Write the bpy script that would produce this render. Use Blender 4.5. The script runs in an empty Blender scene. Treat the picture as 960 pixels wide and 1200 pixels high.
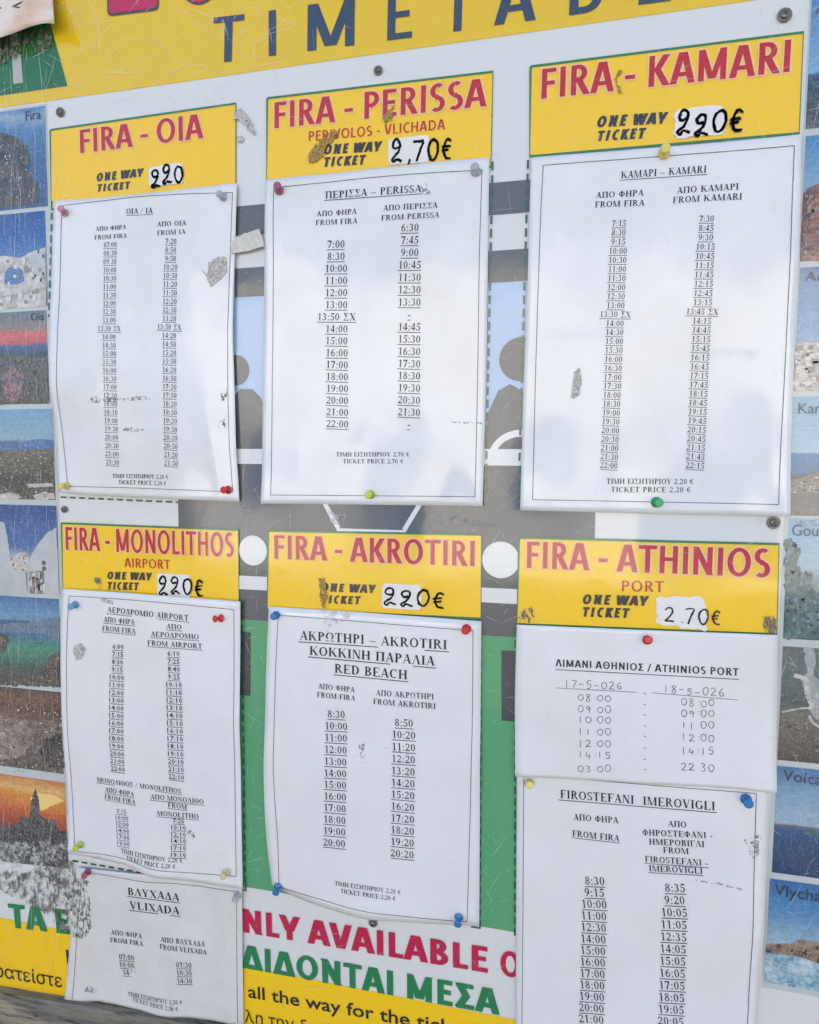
import bpy, math, random
from mathutils import Vector, Matrix, noise
random.seed(7)
C = bpy.context.scene.collection
SC = bpy.context.scene
R = math.radians

# ---------------------------------------------------------------- camera
Z0 = 2.0                                    # height of the top of the first row of panels above the ground
CAM = Vector((0.5282, -0.5938, Z0 - 0.3505))
ROT = Matrix(((0.97430886, -0.02275212, 0.22406382),
              (0.22509561, 0.06584728, -0.9721091),
              (0.00736355, 0.99757029, 0.06927699)))
FPX = 749.5584                              # focal length in pixels of the 960 x 1200 photograph
cd = bpy.data.cameras.new('camera'); cam = bpy.data.objects.new('camera', cd); C.objects.link(cam)
cam.matrix_world = Matrix.Translation(CAM) @ ROT.to_4x4()
cd.sensor_fit = 'VERTICAL'; cd.sensor_height = 24.0; cd.lens = FPX / 1200 * 24.0
cd.clip_start = 0.01; cd.clip_end = 500
SC.camera = cam

# ---------------------------------------------------------------- light
SUN_EL, SUN_AZ = R(36), R(22)               # azimuth from +Y towards +X: behind the board, which hangs in open shade
w = bpy.data.worlds.new('World'); SC.world = w; w.use_nodes = True
wn = w.node_tree; bg = wn.nodes['Background']
sky = wn.nodes.new('ShaderNodeTexSky'); sky.sky_type = 'NISHITA'; sky.sun_disc = False
sky.sun_elevation = SUN_EL; sky.sun_rotation = SUN_AZ; sky.dust_density = 4.0; sky.air_density = 1.0
wn.links.new(sky.outputs[0], bg.inputs[0]); bg.inputs[1].default_value = 0.15
ld = bpy.data.lights.new('sun', 'SUN'); ld.energy = 4.6; ld.angle = R(.6); ld.color = (1.0, 0.96, 0.9)
sun = bpy.data.objects.new('sun', ld); C.objects.link(sun)
sd = Vector((math.sin(SUN_AZ) * math.cos(SUN_EL), math.cos(SUN_AZ) * math.cos(SUN_EL), math.sin(SUN_EL)))
sun.rotation_euler = sd.to_track_quat('Z', 'Y').to_euler(); sun.location = (0.5, -3, 5)
SC.view_settings.view_transform = 'Standard'; SC.view_settings.look = 'None'
SC.view_settings.exposure = 1.27; SC.view_settings.gamma = 1

# ---------------------------------------------------------------- geometry helpers
def ray(px, py):
    return ROT @ Vector(((px - 480) / FPX, -(py - 600) / FPX, -1.0))
def P(px, py, h=0.0):
    """Board coordinates (x, z) of what stands at a pixel of the photograph, h metres in front of the board."""
    d = ray(px, py); t = (-h - CAM.y) / d.y
    p = CAM + d * t
    return Vector((p.x, p.z))
def scl(px, py, h=0.0):
    """metres per pixel, vertically, on the board"""
    return (P(px, py - 2, h) - P(px, py + 2, h)).length / 4
ORG = {}
def empty(name, loc, parent=None):
    o = bpy.data.objects.new(name, None); C.objects.link(o); o.empty_display_size = .01
    o.location = loc; ORG[o.name] = Vector(loc)
    return o
def tag(o, label=None, cat=None, group=None, kind=None):
    for k, v in (('label', label), ('category', cat), ('group', group), ('kind', kind)):
        if v: o[k] = v
    return o
def mesh(name, verts, faces, mat, parent=None, uvs=None, smooth=False):
    org = ORG[parent.name] if parent else Vector((0, 0, 0))
    me = bpy.data.meshes.new(name)
    me.from_pydata([tuple(Vector(v) - org) for v in verts], [], faces)
    if uvs:
        l = me.uv_layers.new(name='UVMap')
        for lp in me.loops: l.data[lp.index].uv = uvs[lp.vertex_index]
    if smooth: me.polygons.foreach_set('use_smooth', [True] * len(me.polygons))
    me.materials.append(mat); me.update()
    o = bpy.data.objects.new(name, me); C.objects.link(o)
    if parent: o.parent = parent
    ORG[o.name] = org
    return o
def Q(pts, h=0.0):                           # list of pixels -> points on the board
    return [P(x, y, h) for x, y in pts]
def W3(p, h):                                # board point -> world
    return Vector((p.x, -h, p.y))
def flat(name, pts, h, mat, parent, uv=False, zf=None, thick=0.0):
    """A flat shape of the board points pts (convex or not) at height h; zf(x,z) gives the height instead."""
    vs = [W3(p, (zf(p.x, p.y) + h) if zf else h) for p in pts]
    n = len(vs)
    if n > 4:
        c = sum((Vector((p.x, p.y)) for p in pts), Vector((0, 0))) / n
        from mathutils.geometry import tessellate_polygon
        fs = [tuple(f) for f in tessellate_polygon([[Vector((p.x, p.y, 0)) for p in pts]])]
    else: fs = [tuple(range(n))]
    out = []
    for f in fs:                             # wind so that the normal faces -Y
        a, b, c3 = vs[f[0]], vs[f[1]], vs[f[2]]
        out.append(f if (b - a).cross(c3 - a).y < 0 else tuple(reversed(f)))
    uvs = None
    if uv:
        x0 = min(p.x for p in pts); x1 = max(p.x for p in pts); y0 = min(p.y for p in pts); y1 = max(p.y for p in pts)
        uvs = [((p.x - x0) / (x1 - x0), (p.y - y0) / (y1 - y0)) for p in pts]
    return mesh(name, vs, out, mat, parent, uvs)
def rect(x0, z0, x1, z1):
    return [Vector((x0, z0)), Vector((x1, z0)), Vector((x1, z1)), Vector((x0, z1))]
def ellipse(c, rx, rz, n=32):
    return [Vector((c.x + rx * math.cos(2 * math.pi * i / n), c.y + rz * math.sin(2 * math.pi * i / n))) for i in range(n)]
def ribbon(pts, wid, closed=False, dash=None):
    """quads along a polyline of board points; wid number or list. dash=(on, off) metres"""
    polys = []
    if dash:
        on, off = dash; seg = []
        for a, b in zip(pts, pts[1:]):
            L = (b - a).length; s = 0
            while s < L:
                e = min(s + on, L); seg.append((a.lerp(b, s / L), a.lerp(b, e / L))); s += on + off
        for a, b in seg:
            d = (b - a).normalized(); n = Vector((-d.y, d.x)) * wid / 2
            polys.append([a - n, b - n, b + n, a + n])
        return polys
    ns = []
    for i in range(len(pts)):
        a = pts[max(0, i - 1)]; b = pts[min(len(pts) - 1, i + 1)]
        d = (b - a).normalized(); ns.append(Vector((-d.y, d.x)))
    for i in range(len(pts) - 1):
        w0 = wid[i] if isinstance(wid, (list, tuple)) else wid
        w1 = wid[i + 1] if isinstance(wid, (list, tuple)) else wid
        polys.append([pts[i] - ns[i] * w0 / 2, pts[i + 1] - ns[i + 1] * w1 / 2, pts[i + 1] + ns[i + 1] * w1 / 2, pts[i] + ns[i] * w0 / 2])
    return polys
def polys_obj(name, polys, h, mat, parent, zf=None):
    vs, fs = [], []
    for pl in polys:
        k = len(vs)
        v = [W3(p, (zf(p.x, p.y) + h) if zf else h) for p in pl]
        vs += v; f = tuple(range(k, k + len(pl)))
        if (v[1] - v[0]).cross(v[2] - v[0]).y > 0: f = tuple(reversed(f))
        fs.append(f)
    return mesh(name, vs, fs, mat, parent)
def smooth_line(pts, sub=6):
    out = []
    n = len(pts)
    for i in range(n - 1):
        p0 = pts[max(0, i - 1)]; p1 = pts[i]; p2 = pts[i + 1]; p3 = pts[min(n - 1, i + 2)]
        for k in range(sub):
            t = k / sub
            out.append(0.5 * ((2 * p1) + (p2 - p0) * t + (2 * p0 - 5 * p1 + 4 * p2 - p3) * t * t + (3 * p1 - p0 - 3 * p2 + p3) * t ** 3))
    out.append(pts[-1]); return out

# ---------------------------------------------------------------- materials
def nm(name):
    m = bpy.data.materials.new(name); m.use_nodes = True
    return m, m.node_tree, m.node_tree.nodes['Principled BSDF']
def N(t, ty, **kw):
    n = t.nodes.new(ty)
    for k, v in kw.items():
        if k in n.inputs: n.inputs[k].default_value = v
        else: setattr(n, k, v)
    return n
def mixc(t, a, b, fac, mode='MIX'):
    m = t.nodes.new('ShaderNodeMix'); m.data_type = 'RGBA'; m.blend_type = mode
    for s, v in ((0, fac), (6, a), (7, b)):
        if isinstance(v, bpy.types.NodeSocket): t.links.new(v, m.inputs[s])
        else: m.inputs[s].default_value = (v if s == 0 else (*v, 1) if len(v) == 3 else v)
    return m.outputs[2]
def ramp(t, src, stops, interp='LINEAR'):
    r = t.nodes.new('ShaderNodeValToRGB'); r.color_ramp.interpolation = interp
    e = r.color_ramp.elements
    while len(e) < len(stops): e.new(0.5)
    for i, (p, c) in enumerate(stops):
        e[i].position = p; e[i].color = (c, c, c, 1) if isinstance(c, (int, float)) else (*c, 1)
    t.links.new(src, r.inputs[0]); return r.outputs[0]
def noi(t, scale, detail=3, rough=.55, vec=None, stretch=None, rot=0, loc=(0, 0, 0)):
    n = t.nodes.new('ShaderNodeTexNoise'); n.inputs['Scale'].default_value = scale
    n.inputs['Detail'].default_value = detail; n.inputs['Roughness'].default_value = rough
    g = t.nodes.new('ShaderNodeNewGeometry')
    mp = t.nodes.new('ShaderNodeMapping'); t.links.new(vec or g.outputs['Position'], mp.inputs[0])
    mp.inputs['Rotation'].default_value = (0, rot, 0); mp.inputs['Location'].default_value = loc
    if stretch: mp.inputs['Scale'].default_value = stretch
    t.links.new(mp.outputs[0], n.inputs['Vector']); return n.outputs[0]
def smear(t, b, coatr):
    """the clear film over print and sheets: bright gloss, rubbed dull in long patches"""
    b.inputs['Coat IOR'].default_value = 1.6
    a = ramp(t, noi(t, 7, 4, .6, stretch=(1, 1, .5), rot=.5, loc=(2, 2, 2)), [(.45, coatr), (.75, coatr + .22)])
    t.links.new(a, b.inputs['Coat Roughness'])
def lam(m, t, b, col, rough=.38, coat=1.0, bump=.0, coatr=.06):
    """colour socket or tuple -> printed, laminated surface: fine mottling, speckles of dirt, worn film"""
    n1 = noi(t, 9, 4); n2 = noi(t, 900, 2)
    c = mixc(t, col, (0.5, 0.5, 0.5), ramp(t, n1, [(.35, 0.0), (.8, .03)]))
    c = mixc(t, c, (0.86, 0.87, 0.86), ramp(t, n2, [(.62, 0.0), (.76, .16)]))
    c = mixc(t, c, (0.09, 0.08, 0.07), ramp(t, noi(t, 420, 2, loc=(3, 1, 5)), [(.70, 0.0), (.78, .5)]))
    t.links.new(c, b.inputs['Base Color'])
    b.inputs['Roughness'].default_value = rough; b.inputs['Specular IOR Level'].default_value = .12
    b.inputs['Coat Weight'].default_value = coat; b.inputs['Coat Roughness'].default_value = coatr
    smear(t, b, coatr)
    bp = t.nodes.new('ShaderNodeBump'); bp.inputs['Strength'].default_value = .16; bp.inputs['Distance'].default_value = .002
    t.links.new(noi(t, 14, 3, loc=(8, 2, 1)), bp.inputs['Height'])
    t.links.new(bp.outputs[0], b.inputs['Coat Normal'])
    return m
def printed(name, col, **kw):
    m, t, b = nm(name); rgb = t.nodes.new('ShaderNodeRGB'); rgb.outputs[0].default_value = (*col, 1)
    return lam(m, t, b, rgb.outputs[0], **kw)
def lin(r, g, b):
    f = lambda c: (c / 255 / 12.92) if c / 255 <= .04045 else ((c / 255 + .055) / 1.055) ** 2.4
    return (f(r), f(g), f(b))
M = {}
M['white'] = printed('poster_white_print', (.70, .71, .70))
M['strip'] = printed('poster_pale_grey_print', (.52, .56, .56))
M['yellow'] = printed('yellow_print', (.92, .58, .003))
M['banner'] = printed('banner_yellow_print', (.78, .52, .004))
M['red'] = printed('red_print', (.50, .008, .010))
M['crimson'] = printed('crimson_print', (.50, .01, .06))
M['halo'] = printed('pale_pink_outline_print', (.88, .55, .30))
M['navy'] = printed('dark_slate_print', (.035, .055, .095))
M['black'] = printed('black_print', (.02, .02, .022))
M['green_line'] = printed('green_border_print', (.03, .19, .06))
M['green_dash'] = printed('dark_green_dash_print', (.03, .12, .07))
M['green_text'] = printed('green_letter_print', (.015, .21, .07))
M['bus_grey'] = printed('dark_grey_print', (.105, .11, .115))
M['bus_dark'] = printed('charcoal_print', (.055, .06, .065))
M['bus_green'] = printed('mid_green_print', (.10, .36, .17))
M['bus_glass'] = printed('pale_blue_windscreen_print', (.38, .53, .74))
M['bus_white'] = printed('white_line_print', (.74, .75, .75))
M['road_green'] = printed('road_green_print', (.008, .14, .03))
M['road_dash'] = printed('grey_dash_print', (.45, .45, .42))

def paper_mat(name, col, stain=0.0, coat=.95, coatr=.08):
    m, t, b = nm(name)
    c = mixc(t, col, tuple(x * .93 for x in col), ramp(t, noi(t, 12, 4, loc=(stain, 3, 1)), [(.35, 0.0), (.75, 1.0)]))
    c = mixc(t, c, (.70, .66, .55), ramp(t, noi(t, 6, 5, .65, loc=(9, 1, 4)), [(.50, 0.0), (.78, .5)]))
    c = mixc(t, c, (.45, .44, .40), ramp(t, noi(t, 260, 3), [(.66, 0.0), (.80, .35 + stain)]))
    if stain: c = mixc(t, c, (.46, .45, .42), ramp(t, noi(t, 30, 6, loc=(1, 7, 2)), [(.40, 0.0), (.75, stain)]))
    t.links.new(c, b.inputs['Base Color']); b.inputs['Roughness'].default_value = .5; b.inputs['Specular IOR Level'].default_value = .2
    b.inputs['Coat Weight'].default_value = coat; b.inputs['Coat Roughness'].default_value = coatr
    smear(t, b, coatr)
    bp = t.nodes.new('ShaderNodeBump'); bp.inputs['Strength'].default_value = .4; bp.inputs['Distance'].default_value = .0022
    t.links.new(noi(t, 22, 3), bp.inputs['Height']); t.links.new(bp.outputs[0], b.inputs['Normal'])
    bp2 = t.nodes.new('ShaderNodeBump'); bp2.inputs['Strength'].default_value = .3; bp2.inputs['Distance'].default_value = .002
    t.links.new(noi(t, 10, 3, loc=(5, 2, 8)), bp2.inputs['Height']); t.links.new(bp2.outputs[0], b.inputs['Coat Normal'])
    return m
M['paper'] = paper_mat('white_office_paper', (.775, .785, .81))
M['paper_grey'] = paper_mat('weathered_office_paper', (.68, .68, .67), .22, .25, .25)
M['sticker'] = paper_mat('white_sticker_paper', (.80, .80, .80), 0, .3)
def ink(name, col, fade=.35):
    m, t, b = nm(name)
    c = mixc(t, col, (.50, .51, .54), ramp(t, noi(t, 700, 3), [(.52, 0.0), (.72, fade)]))
    t.links.new(c, b.inputs['Base Color']); b.inputs['Roughness'].default_value = .45; b.inputs['Specular IOR Level'].default_value = .2
    b.inputs['Coat Weight'].default_value = .6; b.inputs['Coat Roughness'].default_value = .12
    return m
M['ink'] = ink('printer_ink', (.022, .022, .028), .25)
M['ink_faded'] = ink('faded_printer_ink', (.06, .06, .075), .6)
M['pen'] = ink('thin_grey_pen_ink', (.07, .075, .12), .4)
M['marker'] = ink('black_marker_ink', (.015, .016, .02), .12)

# ---------------------------------------------------------------- lettering: printed sans from the built-in face
CAPH = .682
def sans_polys(body, offset=0.0, shear=0.0, res=3):
    cu = bpy.data.curves.new('t', 'FONT'); cu.body = body; cu.resolution_u = res; cu.offset = offset; cu.shear = shear
    o = bpy.data.objects.new('t', cu); me = bpy.data.meshes.new_from_object(o)
    vs = [(v.co.x, v.co.y) for v in me.vertices]; fs = [tuple(p.vertices) for p in me.polygons]
    bpy.data.objects.remove(o); bpy.data.curves.remove(cu); bpy.data.meshes.remove(me)
    return vs, fs
def place(A, B, capm, x0, x1, vs, caph):
    d = B - A; n = Vector((-d.y, d.x)).normalized()
    return [A + d * ((x - x0) / (x1 - x0)) + n * (y / caph * capm) for x, y in vs]
def sans(name, body, x0, y0, x1, y1, cap, mat, parent, h, offset=0.0, shear=0.0, zf=None, hb=0.0, cut=None, res=3):
    """one line of printed sans lettering: baseline from pixel (x0,y0) to (x1,y1), capitals cap pixels high"""
    A, B = P(x0, y0, hb), P(x1, y1, hb); capm = cap * (scl(x0, y0, hb) + scl(x1, y1, hb)) / 2
    vs, fs = sans_polys(body, offset, shear, res)
    xs = [v[0] for v in vs]
    pts = place(A, B, capm, min(xs), max(xs), vs, CAPH)
    W = [W3(p, (zf(p.x, p.y) + h) if zf else h) for p in pts]
    out = []
    for f in fs:
        a, b, c = W[f[0]], W[f[1]], W[f[2]]
        out.append(f if (b - a).cross(c - a).y < 0 else tuple(reversed(f)))
    return mesh(name, W, out, mat, parent)

# ---------------------------------------------------------------- lettering: bold book face drawn stroke by stroke
TK, TN = .23, .085
def _R(x0, y0, x1, y1): return [[(x0, y0), (x1, y0), (x1, y1), (x0, y1)]]
def _D(x0, y0, x1, y1, w): return [[(x0 - w / 2, y0), (x0 + w / 2, y0), (x1 + w / 2, y1), (x1 - w / 2, y1)]]
def _E(cx, cy, rx, ry, a0=0, a1=360, T=TK, t=TN, n=14):
    out = []; pr = None
    for i in range(n + 1):
        a = R(a0 + (a1 - a0) * i / n); c, s = math.cos(a), math.sin(a)
        q = ((cx + rx * c, cy + ry * s), (cx + (rx - T) * c, cy + (ry - t) * s))
        if pr: out.append([pr[0], q[0], q[1], pr[1]])
        pr = q
    return out
def _S(x, y, w=.36): return _R(x - w / 2, 0 if y == 0 else 1 - .05, x + w / 2, .05 if y == 0 else 1)
def _V(x, y0=0, y1=1, s='b', w=TK):
    o = _R(x - w / 2, y0, x + w / 2, y1)
    if s in 'bt': o += _S(x, 1, w + .18)
    if s in 'bu': o += _S(x, 0, w + .18)
    return o
def _h(x0, x1, y, t=TN): return _R(x0, y - t / 2, x1, y + t / 2)
G = {}
G['A'] = (1.0, _D(.13, 0, .5, 1, .07) + _D(.83, 0, .5, 1, .22) + _h(.25, .7, .33) + _S(.14, 0, .28) + _S(.83, 0, .36))
G['Λ'] = (1.0, _D(.13, 0, .5, 1, .07) + _D(.83, 0, .5, 1, .22) + _S(.14, 0, .28) + _S(.83, 0, .36))
G['Δ'] = (.98, _D(.12, 0, .48, 1, .08) + _D(.8, 0, .48, 1, .22) + _h(.06, .92, .04, .08))
G['B'] = (.93, _V(.25) + _E(.42, .745, .36, .255, -90, 90) + _E(.42, .265, .43, .265, -90, 90) + _h(.25, .45, .97) + _h(.25, .45, .5) + _h(.25, .45, .03))
G['C'] = (1.0, _E(.53, .5, .47, .5, 48, 312) + _R(.82, .66, .87, 1))
G['D'] = (1.02, _V(.25) + _E(.44, .5, .52, .5, -90, 90) + _h(.25, .46, .97) + _h(.25, .46, .03))
G['E'] = (.93, _V(.25) + _h(.25, .82, .97) + _h(.25, .62, .5) + _h(.25, .86, .03) + _R(.78, .74, .83, 1) + _R(.58, .38, .63, .62) + _R(.83, 0, .88, .28))
G['F'] = (.87, _V(.25) + _h(.25, .8, .97) + _h(.25, .6, .5) + _R(.76, .72, .81, 1) + _R(.56, .38, .61, .62))
G['G'] = (1.06, _E(.53, .5, .47, .5, 48, 330) + _R(.82, .66, .87, 1) + _R(.76, .05, .95, .42) + _R(.66, .40, 1.03, .45))
G['H'] = (1.1, _V(.24) + _V(.86) + _h(.24, .86, .5))
G['I'] = (.52, _V(.26))
G['K'] = (1.1, _V(.24) + _D(.34, .42, .86, 1, .08) + _D(.9, 0, .48, .6, .24) + _S(.86, 1, .3) + _S(.9, 0, .36))
G['L'] = (.92, _V(.25) + _h(.25, .85, .03) + _R(.81, 0, .86, .3))
G['M'] = (1.34, _V(.17, w=.07) + _V(1.1) + _D(.62, 0, .24, 1, .2) + _D(.62, 0, 1.06, 1, .07))
G['N'] = (1.05, _V(.19, w=.07) + _V(.86, w=.07, s='t') + _D(.84, 0, .24, 1, .22))
G['O'] = (1.08, _E(.54, .5, .48, .5, T=.21, n=20))
G['Θ'] = (1.08, _E(.54, .5, .48, .5, T=.21, n=20) + _h(.34, .74, .5))
G['P'] = (.88, _V(.25) + _E(.42, .73, .40, .27, -90, 90) + _h(.25, .45, .97) + _h(.25, .45, .49))
G['R'] = (1.04, _V(.25) + _E(.42, .74, .38, .26, -90, 90) + _h(.25, .45, .97) + _h(.25, .45, .5) + _D(.88, 0, .5, .5, .22) + _S(.9, 0, .26))
G['S'] = (.78, _E(.40, .75, .31, .25, 30, 235, T=.17) + _E(.39, .26, .33, .26, -150, 55, T=.17) + _D(.62, .34, .16, .66, .22) + _R(.64, .72, .68, 1) + _R(.06, 0, .10, .3))
G['T'] = (.95, _V(.47, s='u') + _h(.07, .88, .97) + _R(.06, .72, .11, 1) + _R(.84, .72, .89, 1))
G['U'] = (1.05, _V(.24, .3, 1, 't') + _V(.86, .3, 1, 't', w=.07) + _E(.515, .32, .375, .32, 180, 360))
G['V'] = (1.0, _D(.52, 0, .17, 1, .23) + _D(.55, 0, .85, 1, .07) + _S(.2, 1, .38) + _S(.83, 1, .28))
G['X'] = (1.02, _D(.82, 0, .2, 1, .24) + _D(.18, 0, .82, 1, .07) + _S(.22, 1, .38) + _S(.82, 1, .28) + _S(.18, 0, .28) + _S(.82, 0, .38))
G['Y'] = (1.02, _D(.5, .42, .18, 1, .22) + _D(.54, .42, .84, 1, .07) + _V(.51, 0, .48, 'u') + _S(.2, 1, .36) + _S(.82, 1, .28))
G['Γ'] = (.85, _V(.25) + _h(.25, .8, .97) + _R(.76, .7, .81, 1))
G['Π'] = (1.1, _V(.24) + _V(.86) + _h(.24, .86, .97))
G['Σ'] = (.92, _h(.1, .8, .97) + _D(.52, .5, .2, 1, .24) + _D(.16, 0, .5, .5, .08) + _h(.08, .84, .05, .1) + _R(.76, .74, .81, 1) + _R(.80, 0, .85, .3))
G['Φ'] = (1.12, _V(.56) + _E(.56, .5, .50, .33, T=.18, n=18))
G['Ω'] = (1.12, _E(.56, .58, .47, .42, -55, 235, T=.2) + _R(.08, 0, .44, .09) + _R(.68, 0, 1.04, .09))
for a, b in zip('ΑΒΕΖΗΙΚΜΝΟΡΤΥΧ', 'ABEZHIKMNOPTYX'):
    if b in G: G[a] = G[b]
G['0'] = (.74, _E(.37, .5, .31, .5, T=.17, t=.06, n=18))
G['1'] = (.74, _V(.40, 0, 1, 'u', w=.18) + _D(.14, .80, .36, .97, .10))
G['2'] = (.74, _E(.35, .70, .29, .30, -25, 165, T=.17) + _D(.10, .08, .53, .56, .12) + _R(.06, 0, .66, .15) + _R(.62, 0, .68, .26))
G['3'] = (.74, _E(.32, .755, .27, .245, -80, 155, T=.16) + _E(.31, .28, .33, .28, -155, 85, T=.17))
G['4'] = (.74, _R(.40, 0, .58, 1) + _D(.06, .30, .46, 1, .08) + _R(.04, .22, .70, .36))
G['5'] = (.74, _R(.20, .83, .66, 1) + _D(.17, .5, .24, 1, .06) + _E(.33, .31, .34, .32, -155, 120, T=.17))
G['6'] = (.74, _E(.38, .31, .31, .31, T=.16) + _E(.70, .42, .62, .58, 105, 190, T=.17))
G['7'] = (.74, _R(.08, .83, .68, 1) + _D(.28, 0, .6, .9, .17) + _R(.05, .70, .10, 1))
G['8'] = (.74, _E(.37, .755, .26, .245, T=.14) + _E(.37, .27, .31, .27, T=.16))
G['9'] = (.74, _E(.36, .69, .31, .31, T=.16) + _E(.04, .58, .62, .58, -75, 10, T=.17))
G[':'] = (.42, _R(.13, 0, .29, .16) + _R(.13, .5, .29, .66))
G[','] = (.36, _R(.10, 0, .26, .16) + _D(.12, -.2, .22, 0, .07))
G['.'] = (.36, _R(.10, 0, .26, .16))
G['-'] = (.48, _R(.05, .26, .43, .40))
G['–'] = (.78, _R(.02, .30, .76, .37))
G['/'] = (.42, _D(.04, 0, .38, 1, .08))
G['€'] = (.80, _E(.50, .5, .38, .5, 50, 310, T=.16) + _h(.02, .62, .6) + _h(.02, .60, .42))
G[' '] = (.50, [])
def serif_polys(body, track=.02):
    x = 0; out = []
    for ch in body:
        a, ps = G[ch]
        out += [[(px + x, py) for px, py in p] for p in ps]; x += a + track
    return out, x - track
def serif_line(body, A, B, capm, under=False):
    polys, wd = serif_polys(body); d = B - A; n = Vector((-d.y, d.x)).normalized()
    res = [[A + d * (x / wd) + n * (y * capm) for x, y in p] for p in polys]
    if under: res.append([A - n * capm * .30 - d * .01, B - n * capm * .30 + d * .01, B - n * capm * .20 + d * .01, A - n * capm * .20 - d * .01])
    return res

# ---------------------------------------------------------------- lettering: bold sans capitals drawn stroke by stroke
def block_glyph(c, T):
    V = lambda x, y0=0, y1=1: _R(x, y0, x + T, y1)
    H = lambda x0, x1, y: _R(x0, y - T * .44, x1, y + T * .44)
    e = T * .44; Wd = T * 1.14
    E = lambda cx, cy, rx, ry, a0=0, a1=360, n=18: _E(cx, cy, rx, ry, a0, a1, T, T * .9, n)
    g = {
     'I': (T + .16, V(.08)), 'F': (.54, V(.08) + H(.08, .50, 1 - e) + H(.08, .46, .51)), 'E': (.58, V(.08) + H(.08, .52, 1 - e) + H(.08, .48, .52) + H(.08, .53, e)),
     'L': (.52, V(.08) + H(.08, .50, e)), 'T': (.60, H(.01, .59, 1 - e) + V(.30 - T / 2)), 'H': (.72, V(.08) + V(.64 - T) + H(.08, .64, .52)),
     'A': (.68, _D(.09, 0, .31, 1, Wd) + _D(.59, 0, .37, 1, Wd) + H(.16, .52, .30)), 'V': (.66, _D(.30, 0, .09, 1, Wd) + _D(.36, 0, .57, 1, Wd)),
     'Λ': (.68, _D(.09, 0, .31, 1, Wd) + _D(.59, 0, .37, 1, Wd)), 'Δ': (.72, _D(.10, 0, .33, 1, Wd) + _D(.62, 0, .39, 1, Wd) + H(.04, .68, e)),
     'M': (.90, V(.08) + V(.82 - T) + _D(.43, .06, .17, 1, Wd * .92) + _D(.47, .06, .73, 1, Wd * .92)),
     'N': (.74, V(.08) + V(.66 - T) + _D(.60, 0, .14, 1, Wd * 1.05)), 'W': (.96, _D(.25, 0, .08, 1, Wd) + _D(.28, 0, .46, 1, Wd) + _D(.68, 0, .50, 1, Wd) + _D(.71, 0, .88, 1, Wd)),
     'K': (.66, V(.08) + _D(.28, .48, .55, 1, Wd * 1.1) + _D(.57, 0, .30, .56, Wd * 1.1)), 'Y': (.62, _D(.28, .38, .08, 1, Wd) + _D(.34, .38, .54, 1, Wd) + V(.31 - T / 2, 0, .45)),
     'O': (.80, E(.40, .5, .35, .515, n=30)), 'Θ': (.80, E(.40, .5, .35, .515, n=30) + H(.25, .55, .5)), 'C': (.62, E(.42, .5, .36, .515, 62, 298, 24)),
     'D': (.74, V(.08) + E(.30, .5, .38, .5, -90, 90) + H(.08, .31, 1 - e) + H(.08, .31, e)),
     'P': (.60, V(.08) + E(.30, .71, .26, .29, -90, 90) + H(.08, .31, 1 - e) + H(.08, .31, .42 + e)),
     'R': (.64, V(.08) + E(.29, .72, .25, .28, -90, 90) + H(.08, .30, 1 - e) + H(.08, .30, .44 + e) + _D(.54, 0, .32, .48, Wd * 1.1)),
     'B': (.64, V(.08) + E(.30, .745, .24, .255, -90, 90) + E(.31, .275, .28, .275, -90, 90) + H(.08, .31, 1 - e) + H(.08, .32, .51) + H(.08, .32, e)),
     'S': (.56, _E(.29, .735, .24, .28, 50, 290, T, T * .9) + _E(.27, .275, .25, .29, -130, 112, T, T * .9)),
     'Σ': (.60, H(.05, .55, 1 - e) + _D(.34, .50, .14, .96, Wd * 1.1) + _D(.12, .04, .34, .52, Wd * 1.1) + H(.05, .57, e)),
     '-': (.36, _R(.04, .33, .32, .33 + T * .85)), '/': (.40, _D(.06, -.1, .34, 1.05, T * .8)), ' ': (.26, [])}
    return g[c]
def inflate(p, e):
    """grow a convex polygon by e"""
    c = [sum(q[0] for q in p) / len(p), sum(q[1] for q in p) / len(p)]; n = len(p); A_ = sum(p[i][0] * p[(i + 1) % n][1] - p[(i + 1) % n][0] * p[i][1] for i in range(n))
    sg = 1 if A_ > 0 else -1; L = []
    for i in range(n):
        a, b = p[i], p[(i + 1) % n]; dx, dy = b[0] - a[0], b[1] - a[1]; l = math.hypot(dx, dy) or 1e-9
        nx, ny = sg * dy / l, -sg * dx / l; L.append((nx, ny, nx * a[0] + ny * a[1] + e))
    out = []
    for i in range(n):
        a, b = L[i - 1], L[i]; det = a[0] * b[1] - a[1] * b[0]
        if abs(det) < .15: out.append((p[i][0] + (a[0] + b[0]) / 2 * e, p[i][1] + (a[1] + b[1]) / 2 * e))
        else: out.append(((a[2] * b[1] - b[2] * a[1]) / det, (a[0] * b[2] - b[0] * a[2]) / det))
    return out
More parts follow.
